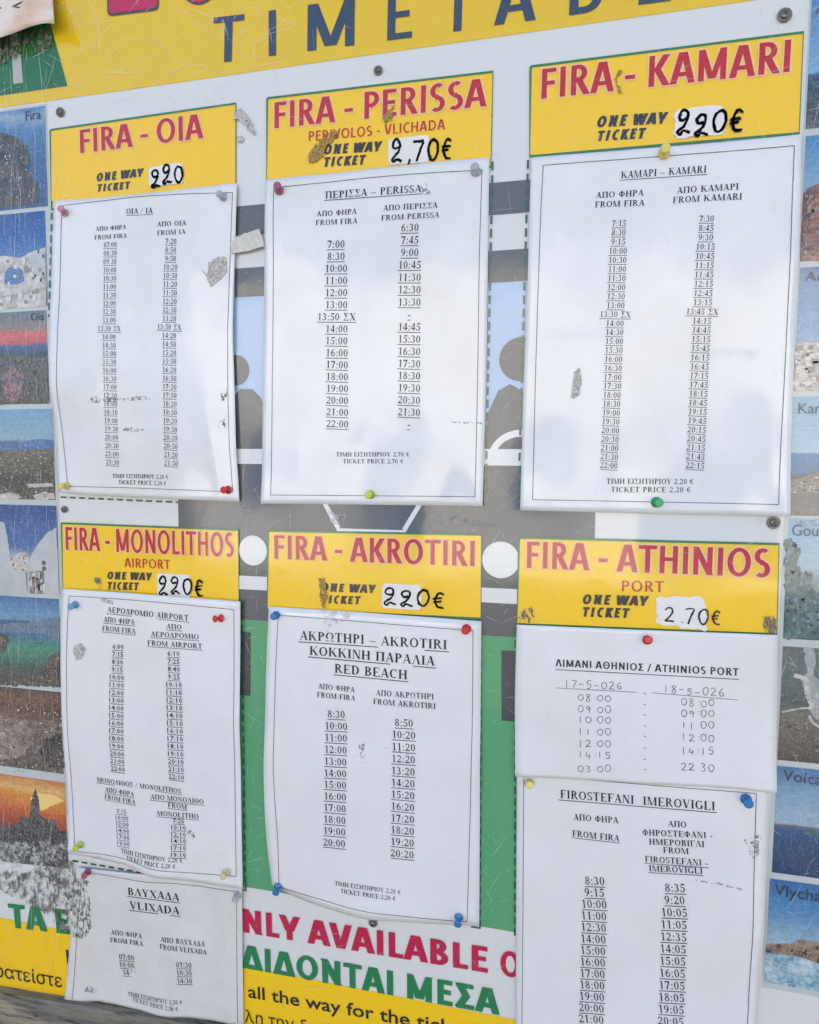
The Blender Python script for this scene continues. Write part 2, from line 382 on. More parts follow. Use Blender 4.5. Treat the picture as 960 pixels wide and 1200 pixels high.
def block(name, body, x0, y0, x1, y1, cap, mat, parent, h, T=.158, grow=0.0, shear=0.0, zf=None, hb=0.0, track=0.0):
    A, B = P(x0, y0, hb), P(x1, y1, hb); capm = cap * (scl(x0, y0, hb) + scl(x1, y1, hb)) / 2
    x = 0; polys = []
    for ch in body:
        a, ps = block_glyph(ch, T); polys += [[(px + x, py) for px, py in p] for p in ps]; x += a + track
    xs = [q[0] for p in polys for q in p]; mn, mx = min(xs), max(xs); d = B - A; n = Vector((-d.y, d.x)).normalized()
    k = d.length / (mx - mn) / capm
    vs, fs = [], []
    for i, p in enumerate(polys):
        if grow: p = [((q[0]) / k, q[1]) for q in inflate([(q[0] * k, q[1]) for q in p], grow)]
        b0 = len(vs); hh = h + .000012 * (i % 9)
        for px, py in p:
            q = A + d * ((px + shear * py - mn) / (mx - mn)) + n * (py * capm); vs.append(W3(q, (zf(q.x, q.y) + hh) if zf else hh))
        f = tuple(range(b0, b0 + len(p)))
        if (vs[b0 + 1] - vs[b0]).cross(vs[b0 + 2] - vs[b0]).y > 0: f = tuple(reversed(f))
        fs.append(f)
    return mesh(name, vs, fs, mat, parent)

# pen strokes used for everything written by hand
HW = {
 '0': [[(.5, .98), (.2, .8), (.1, .45), (.3, .05), (.62, .06), (.85, .45), (.76, .86), (.48, .97)]],
 '1': [[(.42, .98), (.42, .5), (.40, .02)]],
 '2': [[(.1, .78), (.3, .97), (.62, .95), (.70, .68), (.42, .34), (.10, .06), (.42, .08), (.86, .05)]],
 'z': [[(.60, .66), (.30, .60), (.14, .80), (.36, 1.02), (.66, .94), (.68, .66), (.46, .34), (.10, .10), (.26, -.02), (.46, .12), (.88, .02)]],
 '3': [[(.14, .93), (.48, 1.0), (.68, .80), (.40, .55), (.70, .36), (.56, .04), (.12, .08)]],
 '4': [[(.30, 1), (.14, .42), (.78, .40)], [(.60, .72), (.56, 0)]],
 '5': [[(.78, .98), (.30, .96), (.22, .58), (.60, .60), (.72, .28), (.48, .02), (.12, .08)]],
 '6': [[(.66, .98), (.28, .62), (.18, .22), (.42, .0), (.74, .16), (.62, .42), (.24, .34)]],
 '7': [[(.08, .94), (.46, .97), (.80, .95), (.56, .5), (.34, 0)]],
 '8': [[(.70, .86), (.42, 1), (.20, .78), (.66, .34), (.50, .0), (.16, .16), (.40, .50), (.74, .84)]],
 '9': [[(.70, .80), (.42, 1), (.18, .76), (.40, .55), (.70, .78), (.66, .4), (.56, 0)]],
 'ε': [[(.72, .88), (.40, .98), (.16, .55), (.32, .10), (.72, .06)], [(.02, .62), (.62, .66)], [(.02, .42), (.56, .46)]],
 ':': [[(.4, .68), (.42, .60)], [(.4, .28), (.42, .20)]],
 ',': [[(.4, .16), (.26, -.16)]], '.': [[(.4, .06), (.46, .0)]], '-': [[(.08, .46), (.70, .47)]], ' ': [],
 'M': [[(.05, 0), (.2, .95), (.5, .3), (.8, .95), (.9, 0)]]}
def hand(body, A, B, capm, wid, jit=.05, adv=.95, seed=1, heavy=False):
    rnd = random.Random(seed)
    d = B - A; n = Vector((-d.y, d.x)).normalized(); tot = sum((.5 if c in ':,. ' else adv) for c in body); x = 0; out = []
    for c in body:
        dy = rnd.uniform(-jit, jit); k = 1 + rnd.uniform(-jit, jit)
        for st in HW[c]:
            pts = [A + d * ((x + px * .85) / tot) + n * ((py * k + dy + rnd.uniform(-jit, jit) * .3) * capm) for px, py in st]
            pl = smooth_line(pts, 4) if len(pts) > 2 else pts
            ws = [wid * (.8 + .35 * noise.noise(Vector((p.x * 300, p.y * 300, seed)))) for p in pl]
            out += ribbon(pl, ws)
            if heavy: out += ribbon([p + n * capm * rnd.uniform(-.05, .05) + d.normalized() * capm * rnd.uniform(-.035, .035) * (1 + k_ % 2) for k_, p in enumerate(pl)], [q_ * .8 for q_ in ws])
        x += .5 if c in ':,. ' else adv
    return out

# ================================================================ the ground and the wall behind
gm, gt, gb = nm('pavement_stone')
gt.links.new(mixc(gt, (.13, .125, .115), (.19, .18, .165), noi(gt, 3, 5)), gb.inputs['Base Color']); gb.inputs['Roughness'].default_value = .8
tag(mesh('pavement', [(-60, -60, 0), (60, -60, 0), (60, 60, 0), (-60, 60, 0)], [(0, 1, 2, 3)], gm), kind='structure')
wm, wt, wb = nm('limewashed_wall')
wt.links.new(mixc(wt, (.62, .61, .58), (.74, .73, .70), noi(wt, 5, 5)), wb.inputs['Base Color']); wb.inputs['Roughness'].default_value = .9
def boxv(x0, y0, z0, x1, y1, z1):
    return [(x0, y0, z0), (x1, y0, z0), (x1, y1, z0), (x0, y1, z0), (x0, y0, z1), (x1, y0, z1), (x1, y1, z1), (x0, y1, z1)]
BOXF = [(0, 3, 2, 1), (4, 5, 6, 7), (0, 1, 5, 4), (1, 2, 6, 5), (2, 3, 7, 6), (3, 0, 4, 7)]
tag(mesh('wall', boxv(-1.6, .03, -.02, 2.4, .25, 2.9), BOXF, wm), kind='structure')

# ---- the whitewashed house across the lane: it faces the board, stands in full sun and shows in the gloss of the sheets
hm, ht_, hb_ = nm('sunlit_whitewash')
ht_.links.new(mixc(ht_, (.80, .79, .76), (.74, .72, .68), noi(ht_, 1.2, 5)), hb_.inputs['Base Color']); hb_.inputs['Roughness'].default_value = .9
dm, _, db_ = nm('blue_painted_wood'); db_.inputs['Base Color'].default_value = (.03, .10, .25, 1); db_.inputs['Roughness'].default_value = .5
house = tag(empty('white_house', (0, -9, 0)), 'whitewashed flat-roofed house with arched openings across the lane, seen only as a reflection', 'house')
HX0, HX1, HY, HZ = -5.3, 6.5, -9.0, 4.35
def arch_outline(cx, w_, z0, h_, n=14):
    pts = [(cx + w_ / 2, z0), (cx + w_ / 2, z0 + h_ - w_ / 2)]
    pts += [(cx + w_ / 2 * math.cos(math.pi * k / n), z0 + h_ - w_ / 2 + w_ / 2 * math.sin(math.pi * k / n)) for k in range(1, n)]
    return pts + [(cx - w_ / 2, z0 + h_ - w_ / 2), (cx - w_ / 2, z0)]
ops = [(-4.1, .9, 1.0, 1.3), (-2.0, 1.1, .12, 2.3), (.3, .9, 1.0, 1.3), (2.6, 1.9, .12, 2.5), (5.2, .9, 1.0, 1.3)]
from mathutils.geometry import tessellate_polygon
outer = [Vector((HX0, 0, 0)), Vector((HX1, 0, 0)), Vector((HX1, HZ, 0)), Vector((HX0, HZ, 0))]
loops = [outer] + [[Vector((x, z, 0)) for x, z in arch_outline(*o_)] for o_ in ops]
flatp = [v for l_ in loops for v in l_]
vs = [(v.x, HY, v.y) for v in flatp]; fs = [tuple(f) for f in tessellate_polygon(loops)]
k0 = len(vs)
for l_ in loops[1:]:                          # reveals of the openings
    b0 = len(vs); n_ = len(l_); vs += [(v.x, HY, v.y) for v in l_] + [(v.x, HY - .25, v.y) for v in l_]
    fs += [(b0 + i, b0 + (i + 1) % n_, b0 + n_ + (i + 1) % n_, b0 + n_ + i) for i in range(n_)]
b0 = len(vs); vs += boxv(HX0, HY - 4, 0, HX1, HY - .001, HZ); fs += [tuple(b0 + i for i in f) for f in BOXF if f != (2, 3, 7, 6)]
mesh('house_wall', vs, fs, hm, house)
mesh('parapet', boxv(HX0 - .05, HY - .35, HZ, HX1 + .05, HY + .06, HZ + .18), BOXF, hm, house)
for o_ in ops:
    l_ = arch_outline(*o_); door = o_[2] < .5
    mesh('house_door' if door else 'house_window', [(x, HY - .22, z) for x, z in l_], [tuple(range(len(l_)))], dm, house)

# ================================================================ the printed poster
zz = lambda v: Z0 + v
poster = tag(empty('timetable_poster', (.35, 0, zz(-1.0))), 'large worn printed bus poster in yellow, white and green behind all the pinned sheets', 'poster')
XL, XR = -.30, 1.02
mesh('backing_panel', boxv(XL, 0.0, zz(-1.02), XR, .03, zz(.30)), BOXF, M['white'], poster)
L1, L2, L3, L4, L5 = .0003, .0006, .0009, .0012, .0015
ban = flat('title_banner', rect(XL, zz(.0290), XR, zz(.30)), L1, M['banner'], poster)
strip = flat('side_strip', rect(XL, zz(-.745), -.0015, zz(.0270)), L1, M['strip'], poster)
flat('side_strip', rect(.7150, zz(-.8075), XR, zz(.0285)), L1, M['strip'], poster)

# ---- the bus drawn across the middle of the poster
def bd(x0, z0, x1, z1): return rect(x0, zz(z0), x1, zz(z1))
bus = flat('bus_drawing', bd(.212, -.795, .500, -.5075), L1, M['bus_green'], poster)
flat('bus_bumper', bd(.1442, -.5075, .5621, -.3300), L1, M['bus_grey'], bus)
flat('bus_bumper', bd(.205, -.3890, .510, -.3215), L2, M['bus_grey'], bus)
flat('bus_windscreen', bd(.2085, -.3290, .508, -.155), L1, M['bus_glass'], bus)
for z0, z1 in ((-.1235, -.0955), (-.1830, -.1550)):
    flat('bus_roof_band', bd(.212, z0, .508, z1), L2, M['bus_grey'], bus)
flat('bus_stripe', bd(.212, -.3480, .503, -.3330), L3, M['bus_white'], bus)
flat('bus_stripe', bd(.212, -.4760, .505, -.4620), L3, M['bus_white'], bus)
for cx, cy, r in ((297, 645, 17.5), (587, 656, 21.5)):
    c = P(cx, cy); flat('bus_headlight', ellipse(c, r * scl(cx, cy), r * scl(cx, cy)), L3, M['bus_white'], bus)
for cx, cy, r in ((276, 434, 18), (611, 421, 26)):
    c = P(cx, cy); flat('bus_mirror', ellipse(c, r * scl(cx, cy), r * scl(cx, cy)), L3, M['bus_grey'], bus)
flat('bus_seat', Q([(262, 548), (270, 470), (282, 456), (296, 456), (306, 466), (315, 490), (315, 548)]), L2 + .0001, M['bus_grey'], bus)
flat('bus_seat', Q([(563, 548), (572, 484), (584, 458), (598, 450), (612, 458), (625, 470), (630, 548)]), L2 + .0001, M['bus_grey'], bus)
polys_obj('bus_steering_wheel', ribbon(smooth_line(Q([(574, 541), (579, 526), (590, 514), (606, 508), (624, 509)])), .0062), L3 + .0001, M['bus_white'], bus)
polys_obj('bus_number_plate', ribbon(Q([(380, 588), (397, 619)]), .0045) + ribbon(Q([(494, 588), (474, 621)]), .0045) + ribbon(Q([(395, 621), (476, 623.5)]), .0035), L3, M['bus_white'], bus)
for q in ([(270, 738), (294, 741), (294, 815), (270, 813)], [(588, 762), (612, 763), (612, 846), (588, 844)]):
    flat('bus_grille', Q(q), L3, M['bus_dark'], bus)

# ---- dashed cell outlines
D = (.0075, .0042)
for pts in ([(62, 236), (58, 372)], [(72, 582.5), (209, 588.5)], [(577.5, 190), (569, 598)], [(619, 188), (607, 605)],
            [(284, 706), (288, 1041)], [(564, 730), (562.5, 1086)], [(604, 735), (603.5, 1097)], [(86, 1008), (166, 1022)]):
    polys_obj('dashed_outline', ribbon(Q(pts), .0019, dash=D), L4, M['green_dash'], poster)
for q in ([(277, 1041), (289, 1043), (289, 1034)], [(552, 1085), (563, 1087), (563, 1078)]):
    polys_obj('outline_corner', ribbon(Q(q), .0016), L4 + .00005, M['green_dash'], poster)

# ---- six printed header panels
def sticker(quad, label, txt, tx, cap, wid, seed, rough=0):
    c = P(*quad[3]); r = tag(empty('price_sticker', (c.x, 0, c.y)), label, 'sticker', 'handwritten price stickers on the yellow headers')
    q = Q(quad, L3); pts = []; rnd = random.Random(seed)
    n = 4
    for i in range(4):                       # rounded corners, slightly ragged edges
        a, b = q[i], q[(i + 1) % 4]; L = (b - a).length; rr = .0024 / L
        for t in [rr] + [rr + (1 - 2 * rr) * k / (n + rough) for k in range(1, n + rough)] + [1 - rr]:
            p = a.lerp(b, t); j = .00025 + .0011 * (rough > 0)
            pts.append(p + Vector((rnd.uniform(-j, j), rnd.uniform(-j, j))))
    front = [W3(p, L5 + .0003) for p in pts]; back = [W3(p, L4 + .0001) for p in pts]; k = len(pts)
    mesh('label_paper', front + back, [tuple(range(k))] + [((i + 1) % k, i, k + i, k + (i + 1) % k) for i in range(k)], M['sticker'], r)
    x0, y0, x1, y1 = tx
    polys_obj('price_writing', hand(txt, P(x0, y0, L5), P(x1, y1, L5), cap * scl(x0, y0), wid * 1.1, seed=seed, jit=.09, heavy=wid > .002), L5 + .0006, M['marker'], r)
    return r
def header(quad, title, subtitle=None, tick=(), bord=True):
    pts = Q(quad); hp = flat('header_panel', pts, L3 + .00015, M['yellow'], poster)
    polys_obj('header_border', ribbon(pts + [pts[0]], .0021), L4 + .0001, M['green_line'], hp)
    t, x0, y0, x1, y1, cap = title
    block('title_outline', t, x0, y0, x1, y1, cap, M['halo'], hp, L4 + .0002, grow=.045)
    block('title_lettering', t, x0, y0, x1, y1, cap, M['red'], hp, L5)
    if subtitle:
        t, x0, y0, x1, y1, cap = subtitle
        block('subtitle_lettering', t, x0, y0, x1, y1, cap, M['red'], hp, L5, T=.135, track=.03)
    for t, x0, y0, x1, y1, cap in tick:
        block('ticket_lettering', t, x0, y0, x1, y1, cap, M['black'], hp, L5, T=.25, shear=.16, track=.10)
    return hp
header([(60, 153), (277, 122), (277, 226), (61, 246)], ('FIRA - OIA', 95.5, 180.5, 239.5, 162.5, 28), None,
       [('ONE WAY', 114, 213.5, 168.5, 207.5, 9.6), ('TICKET', 114.5, 225.5, 152.5, 222, 8.6)])
header([(314, 116), (578, 85), (575.5, 196), (313, 222)], ('FIRA - PERISSA', 322.5, 151.5, 570.5, 125.5, 31.5),
       ('PERIVOLOS - VLICHADA', 362.7, 166.3, 522, 152.3, 11.6),
       [('ONE WAY', 379.5, 182, 446.5, 178, 11.5), ('TICKET', 379, 196.3, 427.5, 193.5, 11)])
header([(622, 79), (941, 39), (936, 157), (621, 184)], ('FIRA - KAMARI', 634.5, 117, 924.5, 85.5, 36), None,
       [('ONE WAY', 698.5, 150.3, 780, 145.5, 13), ('TICKET', 698.5, 166.5, 754.5, 163, 12)])
header([(73, 613), (280, 621), (281, 712), (75, 697)], ('FIRA - MONOLITHOS', 78.5, 644, 275, 652.5, 27.3),
       ('AIRPORT', 147, 664.3, 200.7, 666.8, 10.8),
       [('ONE WAY', 126.5, 678.5, 178.5, 680, 9), ('TICKET', 126.5, 690.5, 163, 691.5, 9)])
header([(315, 622), (564.5, 626.5), (564, 724.5), (314, 713)], ('FIRA - AKROTIRI', 322.5, 654.5, 556.5, 663.5, 28.5), None,
       [('ONE WAY', 376.5, 692.5, 440, 695, 9.8), ('TICKET', 377, 706.5, 422, 708, 9.5)])
header([(608.5, 630), (912.5, 637.5), (910, 743), (606, 731)], ('FIRA - ATHINIOS', 617.5, 665.3, 901.5, 676.5, 32),
       ('PORT', 728.8, 692.5, 778, 693.5, 12.6),
       [('ONE WAY', 682, 707.5, 758.5, 709.7, 11.5), ('TICKET', 681.5, 722.3, 736, 724, 11.5)])

# ---- banner lettering
for ch, x0, x1, y0, y1, cap in (('T', 249.7, 285.5, 74.5, 71, 53), ('I', 315.5, 324, 66.5, 65.3, 53), ('M', 360.5, 415.5, 60.5, 53.5, 54), ('E', 454, 483, 48, 44.3, 55),
                                ('I', 531.5, 541, 37.6, 36.4, 56), ('A', 579, 628, 30.5, 24, 58), ('B', 667, 705, 18.5, 13.5, 60), ('L', 748, 786, 6.5, 1.5, 62), ('E', 820, 858, -4, -9.5, 64)):
    block('title_lettering', ch, x0, y0, x1, y1, cap, M['navy'], poster, L3, T=.145)
def rnd_rect(q, r, n=5):
    out = []
    for i in range(4):
        a, b, c = q[i - 1], q[i], q[(i + 1) % 4]
        s = b + (a - b).normalized() * r; e = b + (c - b).normalized() * r
        for k in range(n + 1):
            t = k / n; out.append(s.lerp(b, t).lerp(b.lerp(e, t), t))
    return out
lq = Q([(127, -60), (150, -63), (150, -8), (186, -13), (186, 12), (127, 19)])
flat('red_title_lettering', rnd_rect(Q([(126, -10), (187, -19), (187, 12.5), (126.5, 20)]), .006), L3, M['bus_dark'], poster)
flat('red_title_lettering', rnd_rect(Q([(128.5, -12), (185, -20), (185, 10), (128.5, 17.5)]), .005), L4, M['crimson'], poster)
for rr, hh, mm in ((1.0, L3, 'bus_dark'), (.955, L4, 'crimson')):
    c = P(235, -44); k = scl(235, 0)
    flat('red_title_lettering', ellipse(c, 36 * k * rr, 50 * k * rr, 40), hh, M[mm], poster)

# ---- road sign drawing, top left
rd = flat('road_drawing', Q([(-60, -30), (42, -30), (58, 22), (79.5, 101), (-60, 121)]), L2, M['road_green'], poster)
flat('lane_dash', Q([(15, 65), (25, 64), (28, 97.5), (16.5, 99)]), L3, M['road_dash'], rd)
flat('lane_dash', Q([(13, 41), (22.5, 39), (23.5, 53), (14, 55)]), L3, M['road_dash'], rd)

# ---- footer
flat('footer_strip', [Vector((XL, zz(-1.019))), Vector((.72, zz(-1.019))), Vector((.72, P(560, 1186).y)), Vector((XL, P(560, 1186).y))], L1, M['yellow'], poster)
block('footer_lettering', 'NLY AVAILABLE', 284, 1091.5, 572, 1139.5, 28.5, M['crimson'], poster, L3, T=.19)
block('footer_lettering', 'ONE', 587, 1142.5, 655, 1152, 29.5, M['crimson'], poster, L3, T=.19)
block('footer_lettering', 'ΔIΔONTAI MEΣA', 283, 1133, 586, 1189, 28, M['green_text'], poster, L3, T=.19)
block('footer_lettering', 'TA E', 12.5, 1086, 83, 1094.5, 27.5, M['green_text'], poster, L3, T=.2)
sans('footer_lettering', 'all the way for the ticket', 291.5, 1167.8, 553, 1214.5, 14.5, M['black'], poster, L3, offset=.012)
sans('footer_lettering', 'λη την διαδρομή', 288, 1197, 436, 1223.5, 14, M['black'], poster, L3 + .00003)
sans('footer_lettering', 'κρατείστε την', -14, 1142, 113, 1163.5, 14.5, M['black'], poster, L3 + .00003, offset=.004)
sans('footer_lettering', 'I', 79.5, 1128, 82.5, 1128.3, 15, M['black'], poster, L3, offset=.015)

# ---- small view photographs printed down both sides
def picture_mat(name, stops, warp=.1, wscale=4.0, detail=.5, dscale=30.0, streak=.2, tint=(.8, .82, .84), dcol=(.03, .03, .03), dlim=(0, 1), stretch=(1, 1, 1)):
    m, t, b = nm(name)
    uv = t.nodes.new('ShaderNodeTexCoord'); sp = t.nodes.new('ShaderNodeSeparateXYZ'); t.links.new(uv.outputs['UV'], sp.inputs[0])
    nn = noi(t, wscale, 5, .6, vec=uv.outputs['UV'], stretch=stretch)
    a = N(t, 'ShaderNodeMath', operation='MULTIPLY_ADD'); t.links.new(nn, a.inputs[0]); a.inputs[1].default_value = warp; a.inputs[2].default_value = -warp * .5
    s = N(t, 'ShaderNodeMath', operation='ADD'); t.links.new(a.outputs[0], s.inputs[0]); t.links.new(sp.outputs[1], s.inputs[1])
    c = ramp(t, s.outputs[0], stops)
    # grain of the scene, only in the band dlim of the picture's height
    msk = ramp(t, s.outputs[0], [(max(0, dlim[0] - .02), 0.0 if dlim[0] > 0 else 1.0), (dlim[0] + .001, 1.0), (min(.998, dlim[1]), 1.0), (min(1, dlim[1] + .02), 0.0 if dlim[1] < 1 else 1.0)])
    d1 = ramp(t, noi(t, dscale, 6, .75, vec=uv.outputs['UV'], loc=(3, 3, 3), stretch=stretch), [(.42, 1.0), (.56, 0.0)])
    mk = N(t, 'ShaderNodeMath', operation='MULTIPLY'); t.links.new(d1, mk.inputs[0]); t.links.new(msk, mk.inputs[1])
    mk2 = N(t, 'ShaderNodeMath', operation='MULTIPLY'); t.links.new(mk.outputs[0], mk2.inputs[0]); mk2.inputs[1].default_value = detail
    c = mixc(t, c, dcol, mk2.outputs[0])
    # tonal variation of the photographed view at two scales
    for sc_, am_ in ((6, .14), (26, .22)):
        v_ = ramp(t, noi(t, sc_, 5, .7, vec=uv.outputs['UV'], loc=(6, sc_, 1), stretch=(1, 1.8, 1)), [(.34, 1 - am_), (.66, 1.0)])
        c = mixc(t, c, v_, 1.0, 'MULTIPLY')
    # worn film: fine vertical streaks and specks
    st = ramp(t, noi(t, 60, 4, .7, stretch=(14, 1, 1.0), loc=(1, 0, 2)), [(.55, 0.0), (.70, streak)])
    c = mixc(t, c, tint, st)
    c = mixc(t, c, tint, ramp(t, noi(t, 700, 2, .7), [(.56, 0.0), (.66, streak)]))
    return lam(m, t, b, c, rough=.4)
SKYB = lin(70, 125, 175)
def pic(quad, name, capt, stops, cap_at=None, right=False, ccol='navy', csize=11, **kw):
    """quad: top-y pixel at inner edge, bottom pixel at inner edge"""
    (tx, ty), (bx, by) = quad
    a, b = P(tx, ty), P(bx, by); xi = (a.x + b.x) / 2
    pts = rect(xi, b.y, xi + .16, a.y) if right else rect(xi - .16, b.y, xi, a.y)
    m = picture_mat(name + '_print', stops, **kw)
    o = flat(name, pts, L2, m, poster, uv=True)
    if capt:
        x0, y0, x1, y1 = cap_at
        sans('caption', capt, x0, y0, x1, y1, csize, M[ccol], o, L4, offset=.004)
    return o
def sil(parent, name, pts, mat, h=L3, jag=0.0, seed=1):
    q = Q(pts); rnd = random.Random(seed)
    if jag:
        out = []
        for i in range(len(q)):
            a, b = q[i], q[(i + 1) % len(q)]; n = max(1, int((b - a).length / .003))
            for k in range(n):
                out.append(a.lerp(b, k / n) + (Vector((rnd.uniform(-jag, jag), rnd.uniform(-jag, jag))) if k else Vector((0, 0))))
        q = out
    return flat(name, q, h, mat, parent)
def mottled(name, c1, c2, sc=260, streak=.25, c3=None):
    m, t, b = nm(name)
    lo_ = mixc(t, c1, c2, ramp(t, noi(t, sc * .22, 4, .65, loc=(7, 7, 7)), [(.40, 0.0), (.60, 1.0)]))
    hi_ = mixc(t, c1, c2, ramp(t, noi(t, sc * .7, 5, .7), [(.40, 0.0), (.60, 1.0)]))
    c = mixc(t, lo_, hi_, .5)
    if c3: c = mixc(t, c, c3, ramp(t, noi(t, sc * .3, 5, .7, loc=(4, 4, 4)), [(.5, 0.0), (.62, 1.0)]))
    c = mixc(t, c, (.75, .77, .79), ramp(t, noi(t, 60, 4, .7, stretch=(14, 1, 1)), [(.55, 0.0), (.70, streak)]))
    c = mixc(t, c, (.75, .77, .79), ramp(t, noi(t, 700, 2, .7), [(.56, 0.0), (.66, streak)]))
    return lam(m, t, b, c, rough=.4)
rock = mottled('dark_cliff_print', (.012, .013, .016), (.13, .105, .085), 300, .22, (.06, .05, .045))
houses = mottled('white_houses_print', (.62, .60, .56), (.34, .30, .27), 220, .2, (.66, .64, .62))
blue_dome = mottled('blue_dome_print', (.05, .13, .32), (.10, .20, .42), 300, .35)
shade_w = mottled('whitewashed_wall_print', (.52, .55, .56), (.42, .45, .46), 140, .15)
darkgrain = mottled('dark_silhouette_print', (.02, .02, .022), (.12, .10, .09), 420, .35)
redrock = mottled('red_rock_print', (.22, .06, .035), (.06, .045, .05), 240, .2, (.36, .14, .10))
foam = mottled('white_foam_print', (.66, .64, .60), (.36, .34, .30), 500, .2)
ptree = mottled('tree_print', (.03, .09, .09), (.12, .2, .2), 300, .12)
ash = mottled('pale_lava_print', (.25, .28, .29), (.45, .47, .46), 200, .12)
deep = [(0, lin(120, 110, 95)), (.25, lin(70, 70, 72)), (.55, lin(80, 80, 85)), (.75, lin(60, 110, 160)), (.92, lin(110, 160, 200)), (1, lin(90, 140, 190))]
p1 = pic(((55, 124), (55, 242)), 'view_picture', 'Fira', [(0, lin(50, 95, 140)), (.5, lin(60, 110, 160)), (.8, lin(80, 140, 190)), (.92, lin(150, 180, 205)), (1, lin(90, 140, 190))], (31, 142, 49, 139.5), csize=11, detail=.15, warp=.2)
sil(p1, 'printed_cliff', [(-30, 160), (4, 156), (20, 160), (31, 170), (36, 184), (35, 200), (43, 212), (48, 226), (44, 238), (-30, 250)], rock, jag=.0012)
p2 = pic(((55, 246.8), (55, 359)), 'view_picture', None, [(0, lin(150, 140, 135)), (.30, lin(170, 160, 155)), (.45, lin(150, 155, 170)), (.52, lin(80, 130, 190)), (.8, lin(30, 95, 170)), (1, lin(25, 85, 160))], detail=.12, warp=.25, wscale=6)
sil(p2, 'printed_houses', [(-30, 303), (6, 300), (26, 302), (34, 297), (54.5, 290), (54.5, 359), (-30, 364)], houses, jag=.0008)
sil(p2, 'printed_dome', [(6, 331), (7, 319), (13, 313), (21, 312), (28, 318), (29, 330), (20, 334), (10, 334)], blue_dome, L4)
sil(p2, 'printed_wall', [(37, 298), (54, 292), (54, 324), (46, 322), (38, 320)], shade_w, L4, jag=.0005)
sil(p2, 'printed_terrace', [(-30, 338), (54.5, 334), (54.5, 341), (-30, 352)], foam, L4 + .0001, jag=.0006)
p3 = pic(((55, 363.5), (58, 473)), 'view_picture', 'Oia', [(0, lin(60, 50, 60)), (.3, lin(70, 65, 85)), (.52, lin(45, 55, 85)), (.63, lin(70, 90, 140)), (.66, lin(200, 90, 90)), (.76, lin(225, 100, 95)), (.82, lin(150, 130, 125)), (1, lin(95, 115, 120))],
     (37, 376, 52, 375.5), csize=9, detail=.75, dlim=(0, .55), warp=.06, dscale=22)
sil(p3, 'printed_rocks', [(-30, 413), (20, 416), (40, 419), (57, 420), (58, 472.5), (-30, 474)], rock, L3, jag=.0012)
sil(p3, 'printed_lights', [(3, 444), (16, 430), (30, 438), (26, 466), (16, 472), (6, 466)], mottled('sunset_lights_print', (.42, .17, .17), (.05, .05, .09), 500, .3), L4, jag=.002)
p4 = pic(((62, 479), (66, 586)), 'view_picture', None, [(0, lin(110, 105, 90)), (.2, lin(90, 88, 78)), (.56, lin(140, 135, 115)), (.58, lin(70, 95, 115)), (.64, lin(85, 120, 145)), (.67, lin(150, 185, 205)), (1, lin(120, 170, 210))], detail=.6, dlim=(0, .56), warp=.08, wscale=3)
sil(p4, 'printed_hill', [(-10, 522), (22, 518), (46, 514), (63, 516), (64, 526), (-10, 528)], blue_dome, L3, jag=.0006)
sil(p4, 'printed_foam', [(32, 567), (62, 566), (64, 570), (34, 571)], foam, L3, jag=.0005)
sil(p4, 'printed_foam', [(0, 580), (10, 577), (22, 579), (26, 583), (12, 586), (0, 585)], foam, L3, jag=.0008)
sil(p4, 'printed_foam', [(40, 581), (52, 576), (64, 578), (65, 585), (44, 586)], foam, L3, jag=.0008)
p5 = pic(((66.5, 592.6), (71, 696.7)), 'view_picture', None, [(0, lin(120, 130, 140)), (.4, lin(170, 185, 200)), (.6, lin(60, 110, 175)), (1, lin(25, 75, 145))], detail=.1, warp=.5, wscale=3)
sil(p5, 'printed_wall', [(-10, 608), (6, 612), (10, 632), (14, 660), (30, 664), (33, 697), (-10, 697)], shade_w, jag=.0005)
sil(p5, 'printed_houses', [(14, 656), (22, 648), (30, 646), (34, 652), (36, 670), (16, 668)], houses, L3 + .0001, jag=.0006)
sil(p5, 'printed_wall', [(38, 650), (44, 640), (54, 626), (67, 618), (70.5, 696), (33, 696), (34, 662)], shade_w, L3 + .0002, jag=.0004)
sil(p5, 'printed_gate', [(35, 670), (52, 668), (54, 695.5), (36, 695.5)], mottled('wooden_gate_print', (.12, .10, .10), (.34, .31, .30), 400, .2), L4, jag=.0005)
for c in ((52.5, 659.5), (52.8, 666)):
    cc = P(*c); flat('printed_bell', ellipse(cc, .0028, .0026, 12), L4 + .0001, darkgrain, p5)
p6 = pic(((71, 702), (71, 805)), 'view_picture', None, [(0, lin(70, 65, 60)), (.1, lin(85, 80, 70)), (.2, lin(40, 90, 80)), (.42, lin(55, 150, 120)), (.6, lin(40, 105, 155)), (.72, lin(45, 95, 150)), (.735, lin(120, 155, 190)), (.8, lin(110, 160, 205)), (1, lin(55, 115, 175))], detail=.25, warp=.08, wscale=3)
sil(p6, 'printed_hill', [(-10, 733), (14, 730), (40, 729), (54, 724), (70.5, 723), (70.5, 752), (50, 742), (20, 741), (-10, 742)], mottled('far_hill_print', (.07, .13, .21), (.13, .19, .26), 200, .3), L3, jag=.0005)
sil(p6, 'printed_rocks', [(-10, 738), (8, 744), (12, 752), (6, 764), (-10, 766)], rock, L3 + .0001, jag=.001)
sil(p6, 'printed_rocks', [(-10, 795), (20, 792), (44, 796), (58, 770), (71, 762), (71, 805), (-10, 802)], rock, L3 + .0002, jag=.0014)
p7 = pic(((71, 811), (76.5, 907)), 'view_picture', None, [(0, lin(120, 105, 95)), (.3, lin(140, 120, 110)), (.55, lin(150, 130, 115)), (.75, lin(120, 80, 60)), (.9, lin(140, 95, 70)), (1, lin(70, 60, 55))], detail=.7, warp=.25, wscale=5, dcol=(.05, .04, .035), dscale=16)
